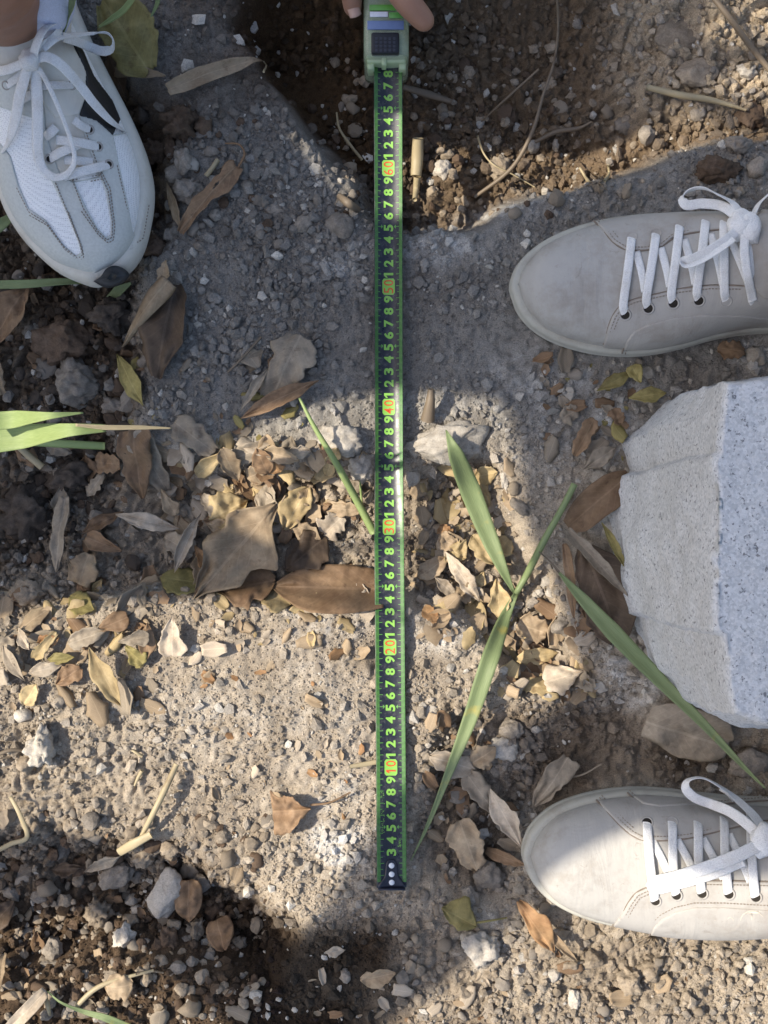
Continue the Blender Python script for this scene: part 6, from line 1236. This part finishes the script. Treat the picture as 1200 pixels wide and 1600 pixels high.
for num, (sz, px, py, mt, gr) in enumerate(rub):
    r = sz * S; p = G(px, py, r * .3); k = int(rng.integers(14)); sc = np.array([r * rng.uniform(.8, 1.25), r * rng.uniform(.8, 1.25), r * rng.uniform(.6, .9)]); rot = (rng.uniform(-.4, .4), rng.uniform(-.4, .4), rng.uniform(0, 6.28))
    lbl = ('loose ' if sz > 9 else 'small ' if sz > 7 else 'tiny ') + MW[mt] + ' ' + where(px, py)
    if len(used_s) < 190 + nst and lbl not in used_s and sz > 5:
        used_s.add(lbl)
        o = link('loose_stone', med_mesh(k, mt), label=lbl, cat='stone', group=gr, loc=p); o.scale = tuple(sc); o.rotation_euler = rot
    else:
        from mathutils import Euler
        R_ = np.array(Euler(rot).to_matrix()); me = med_mesh(k, mt); v_ = np.empty(len(me.vertices) * 3, np.float32); me.vertices.foreach_get('co', v_); rubble.setdefault(mt, []).append((v_.reshape(-1, 3) * sc) @ R_.T + p)
for mt, parts in rubble.items():
    n_ = len(ico[2][0]); v_ = np.concatenate(parts); f_ = (ico[2][1][None] + (np.arange(len(parts)) * n_)[:, None, None]).reshape(-1, 3)
    link('rubble', mesh_np('rubble', v_, f_, smooth=False), M_stone[mt], label='loose crumbs of ' + {'tan': 'tan', 'grey': 'grey', 'white': 'whitish', 'brown': 'brown', 'dark': 'dark'}[mt] + ' rubble strewn between the larger stones', cat='rubble', kind='stuff')

# ------------------------------------------------------------------ grit
def grit(n):
    x = rng.uniform(-0.37, 0.37, n); y = rng.uniform(-0.47, 0.47, n)
    clump = fbm(x, y, 16, 2, 3) + 0.5 * vnoise(x, y, 60, 1); keep = rng.random(n) < np.clip(0.62 + 1.7 * clump, .10, 1); X_, Y_ = 600 + x / S, 800 - y / S; slab = sstep(60, 180, X_) * sstep(640, 560, X_) * sstep(980, 1030, Y_) * sstep(1330, 1270, Y_); keep &= rng.random(n) > .45 * slab
    px, py = 600 + x / S, 800 - y / S; wallsm = (poly_sd(px, py, PIT) < 10) & (px < 560) & (py > 60); keep &= ~(wallsm & (rng.random(n) < .8))
    for cx, cy, cr in covered: keep &= ~(((x - cx) ** 2 + (y - cy) ** 2 < cr * cr) & (rng.random(n) < .85))
    keep &= ~((np.abs(px - 609) < 22) & (py < 1388) & (py > 340)); x, y = x[keep], y[keep]; n = len(x)
    r = 0.00095 * (1 - rng.random(n)) ** (-1 / 2.3); ro = samp(grough, x, y); wh = samp(gwhite, x, y); X_, Y_ = 600 + x / S, 800 - y / S; cs = sstep(210, 280, X_) * sstep(590, 560, X_) * sstep(180, 240, Y_) * sstep(690, 620, Y_); r = np.clip(r * (0.82 + .35 * ro + .2 * wh + .45 * cs), 0.0007, 0.0052)
    z = samp(gz, x, y) + r * .42; b = ico[1][0]; f_ = ico[1][1]
    base = np.array([[0, 0, 1], [0, 0, -1]] , float)
    bm = bmesh.new(); bmesh.ops.create_icosphere(bm, subdivisions=1, radius=1); bm.free()
    # 12-vertex icosahedron
    g = (1 + 5 ** .5) / 2; iv = np.array([[-1, g, 0], [1, g, 0], [-1, -g, 0], [1, -g, 0], [0, -1, g], [0, 1, g], [0, -1, -g], [0, 1, -g], [g, 0, -1], [g, 0, 1], [-g, 0, -1], [-g, 0, 1]]) / math.sqrt(1 + g * g)
    jf = np.array([[0, 11, 5], [0, 5, 1], [0, 1, 7], [0, 7, 10], [0, 10, 11], [1, 5, 9], [5, 11, 4], [11, 10, 2], [10, 7, 6], [7, 1, 8], [3, 9, 4], [3, 4, 2], [3, 2, 6], [3, 6, 8], [3, 8, 9], [4, 9, 5], [2, 4, 11], [6, 2, 10], [8, 6, 7], [9, 8, 1]])
    V = iv[None] * (1 + rng.uniform(-.5, .28, (n, 12, 1))); V = V * (rng.uniform(.7, 1.3, (n, 1, 3)) * [1, 1, .8]) * r[:, None, None]
    a = rng.uniform(0, 6.28, n); t = rng.uniform(-.6, .6, n); c, s_ = np.cos(a)[:, None], np.sin(a)[:, None]; ct, st = np.cos(t)[:, None], np.sin(t)[:, None]
    Y = V[..., 1] * ct - V[..., 2] * st; Zz = V[..., 1] * st + V[..., 2] * ct; X = V[..., 0]
    V = np.stack([X * c - Y * s_, X * s_ + Y * c, Zz], -1) + np.stack([x, y, z], -1)[:, None]
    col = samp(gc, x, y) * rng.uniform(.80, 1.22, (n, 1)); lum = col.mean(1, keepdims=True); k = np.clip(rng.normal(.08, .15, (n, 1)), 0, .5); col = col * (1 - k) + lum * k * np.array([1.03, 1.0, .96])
    br = (rng.random(n) < .06)[:, None]; col = np.where(br, np.array([.58, .54, .475]) * rng.uniform(.8, 1.1, (n, 1)), col); col = np.repeat(np.clip(col, .02, .8), 12, 0)
    F = (jf[None] + (np.arange(n) * 12)[:, None, None]).reshape(-1, 3)
    link('gravel', mesh_np('gravel', V.reshape(-1, 3), F, col, smooth=False), M_gravel, label='loose grey and tan grit and gravel covering the ground', cat='gravel', kind='stuff'); return n
def dust(n):
    x = rng.uniform(-0.35, 0.35, n); y = rng.uniform(-0.46, 0.46, n); px, py = 600 + x / S, 800 - y / S
    keep = rng.random(n) < np.clip(0.7 + 1.2 * fbm(x, y, 30, 2, 2), .2, 1); keep &= ~((poly_sd(px, py, PIT) < 10) & (px < 560) & (py > 60) & (rng.random(n) < .7)); x, y = x[keep], y[keep]; n = len(x)
    r = rng.uniform(.00042, .00105, n); z = samp(gz, x, y) + r * .3; ov = np.array([[1, 0, 0], [-1, 0, 0], [0, 1, 0], [0, -1, 0], [0, 0, 1], [0, 0, -1.]]); of = np.array([[0, 2, 4], [2, 1, 4], [1, 3, 4], [3, 0, 4], [2, 0, 5], [1, 2, 5], [3, 1, 5], [0, 3, 5]])
    V = ov[None] * rng.uniform(.6, 1.4, (n, 6, 1)) * r[:, None, None]; a = rng.uniform(0, 6.28, n)[:, None]; V = np.stack([V[..., 0] * np.cos(a) - V[..., 1] * np.sin(a), V[..., 0] * np.sin(a) + V[..., 1] * np.cos(a), V[..., 2] + V[..., 0] * .4], -1) + np.stack([x, y, z], -1)[:, None]
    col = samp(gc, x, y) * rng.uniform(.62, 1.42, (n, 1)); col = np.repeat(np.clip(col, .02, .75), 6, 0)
    link('fine_gravel', mesh_np('fine_gravel', V.reshape(-1, 3), (of[None] + (np.arange(n) * 6)[:, None, None]).reshape(-1, 3), col, smooth=False), M_gravel, label='fine dusty grains of soil strewn over the ground', cat='gravel', kind='stuff')
grit(56000); dust(95000)
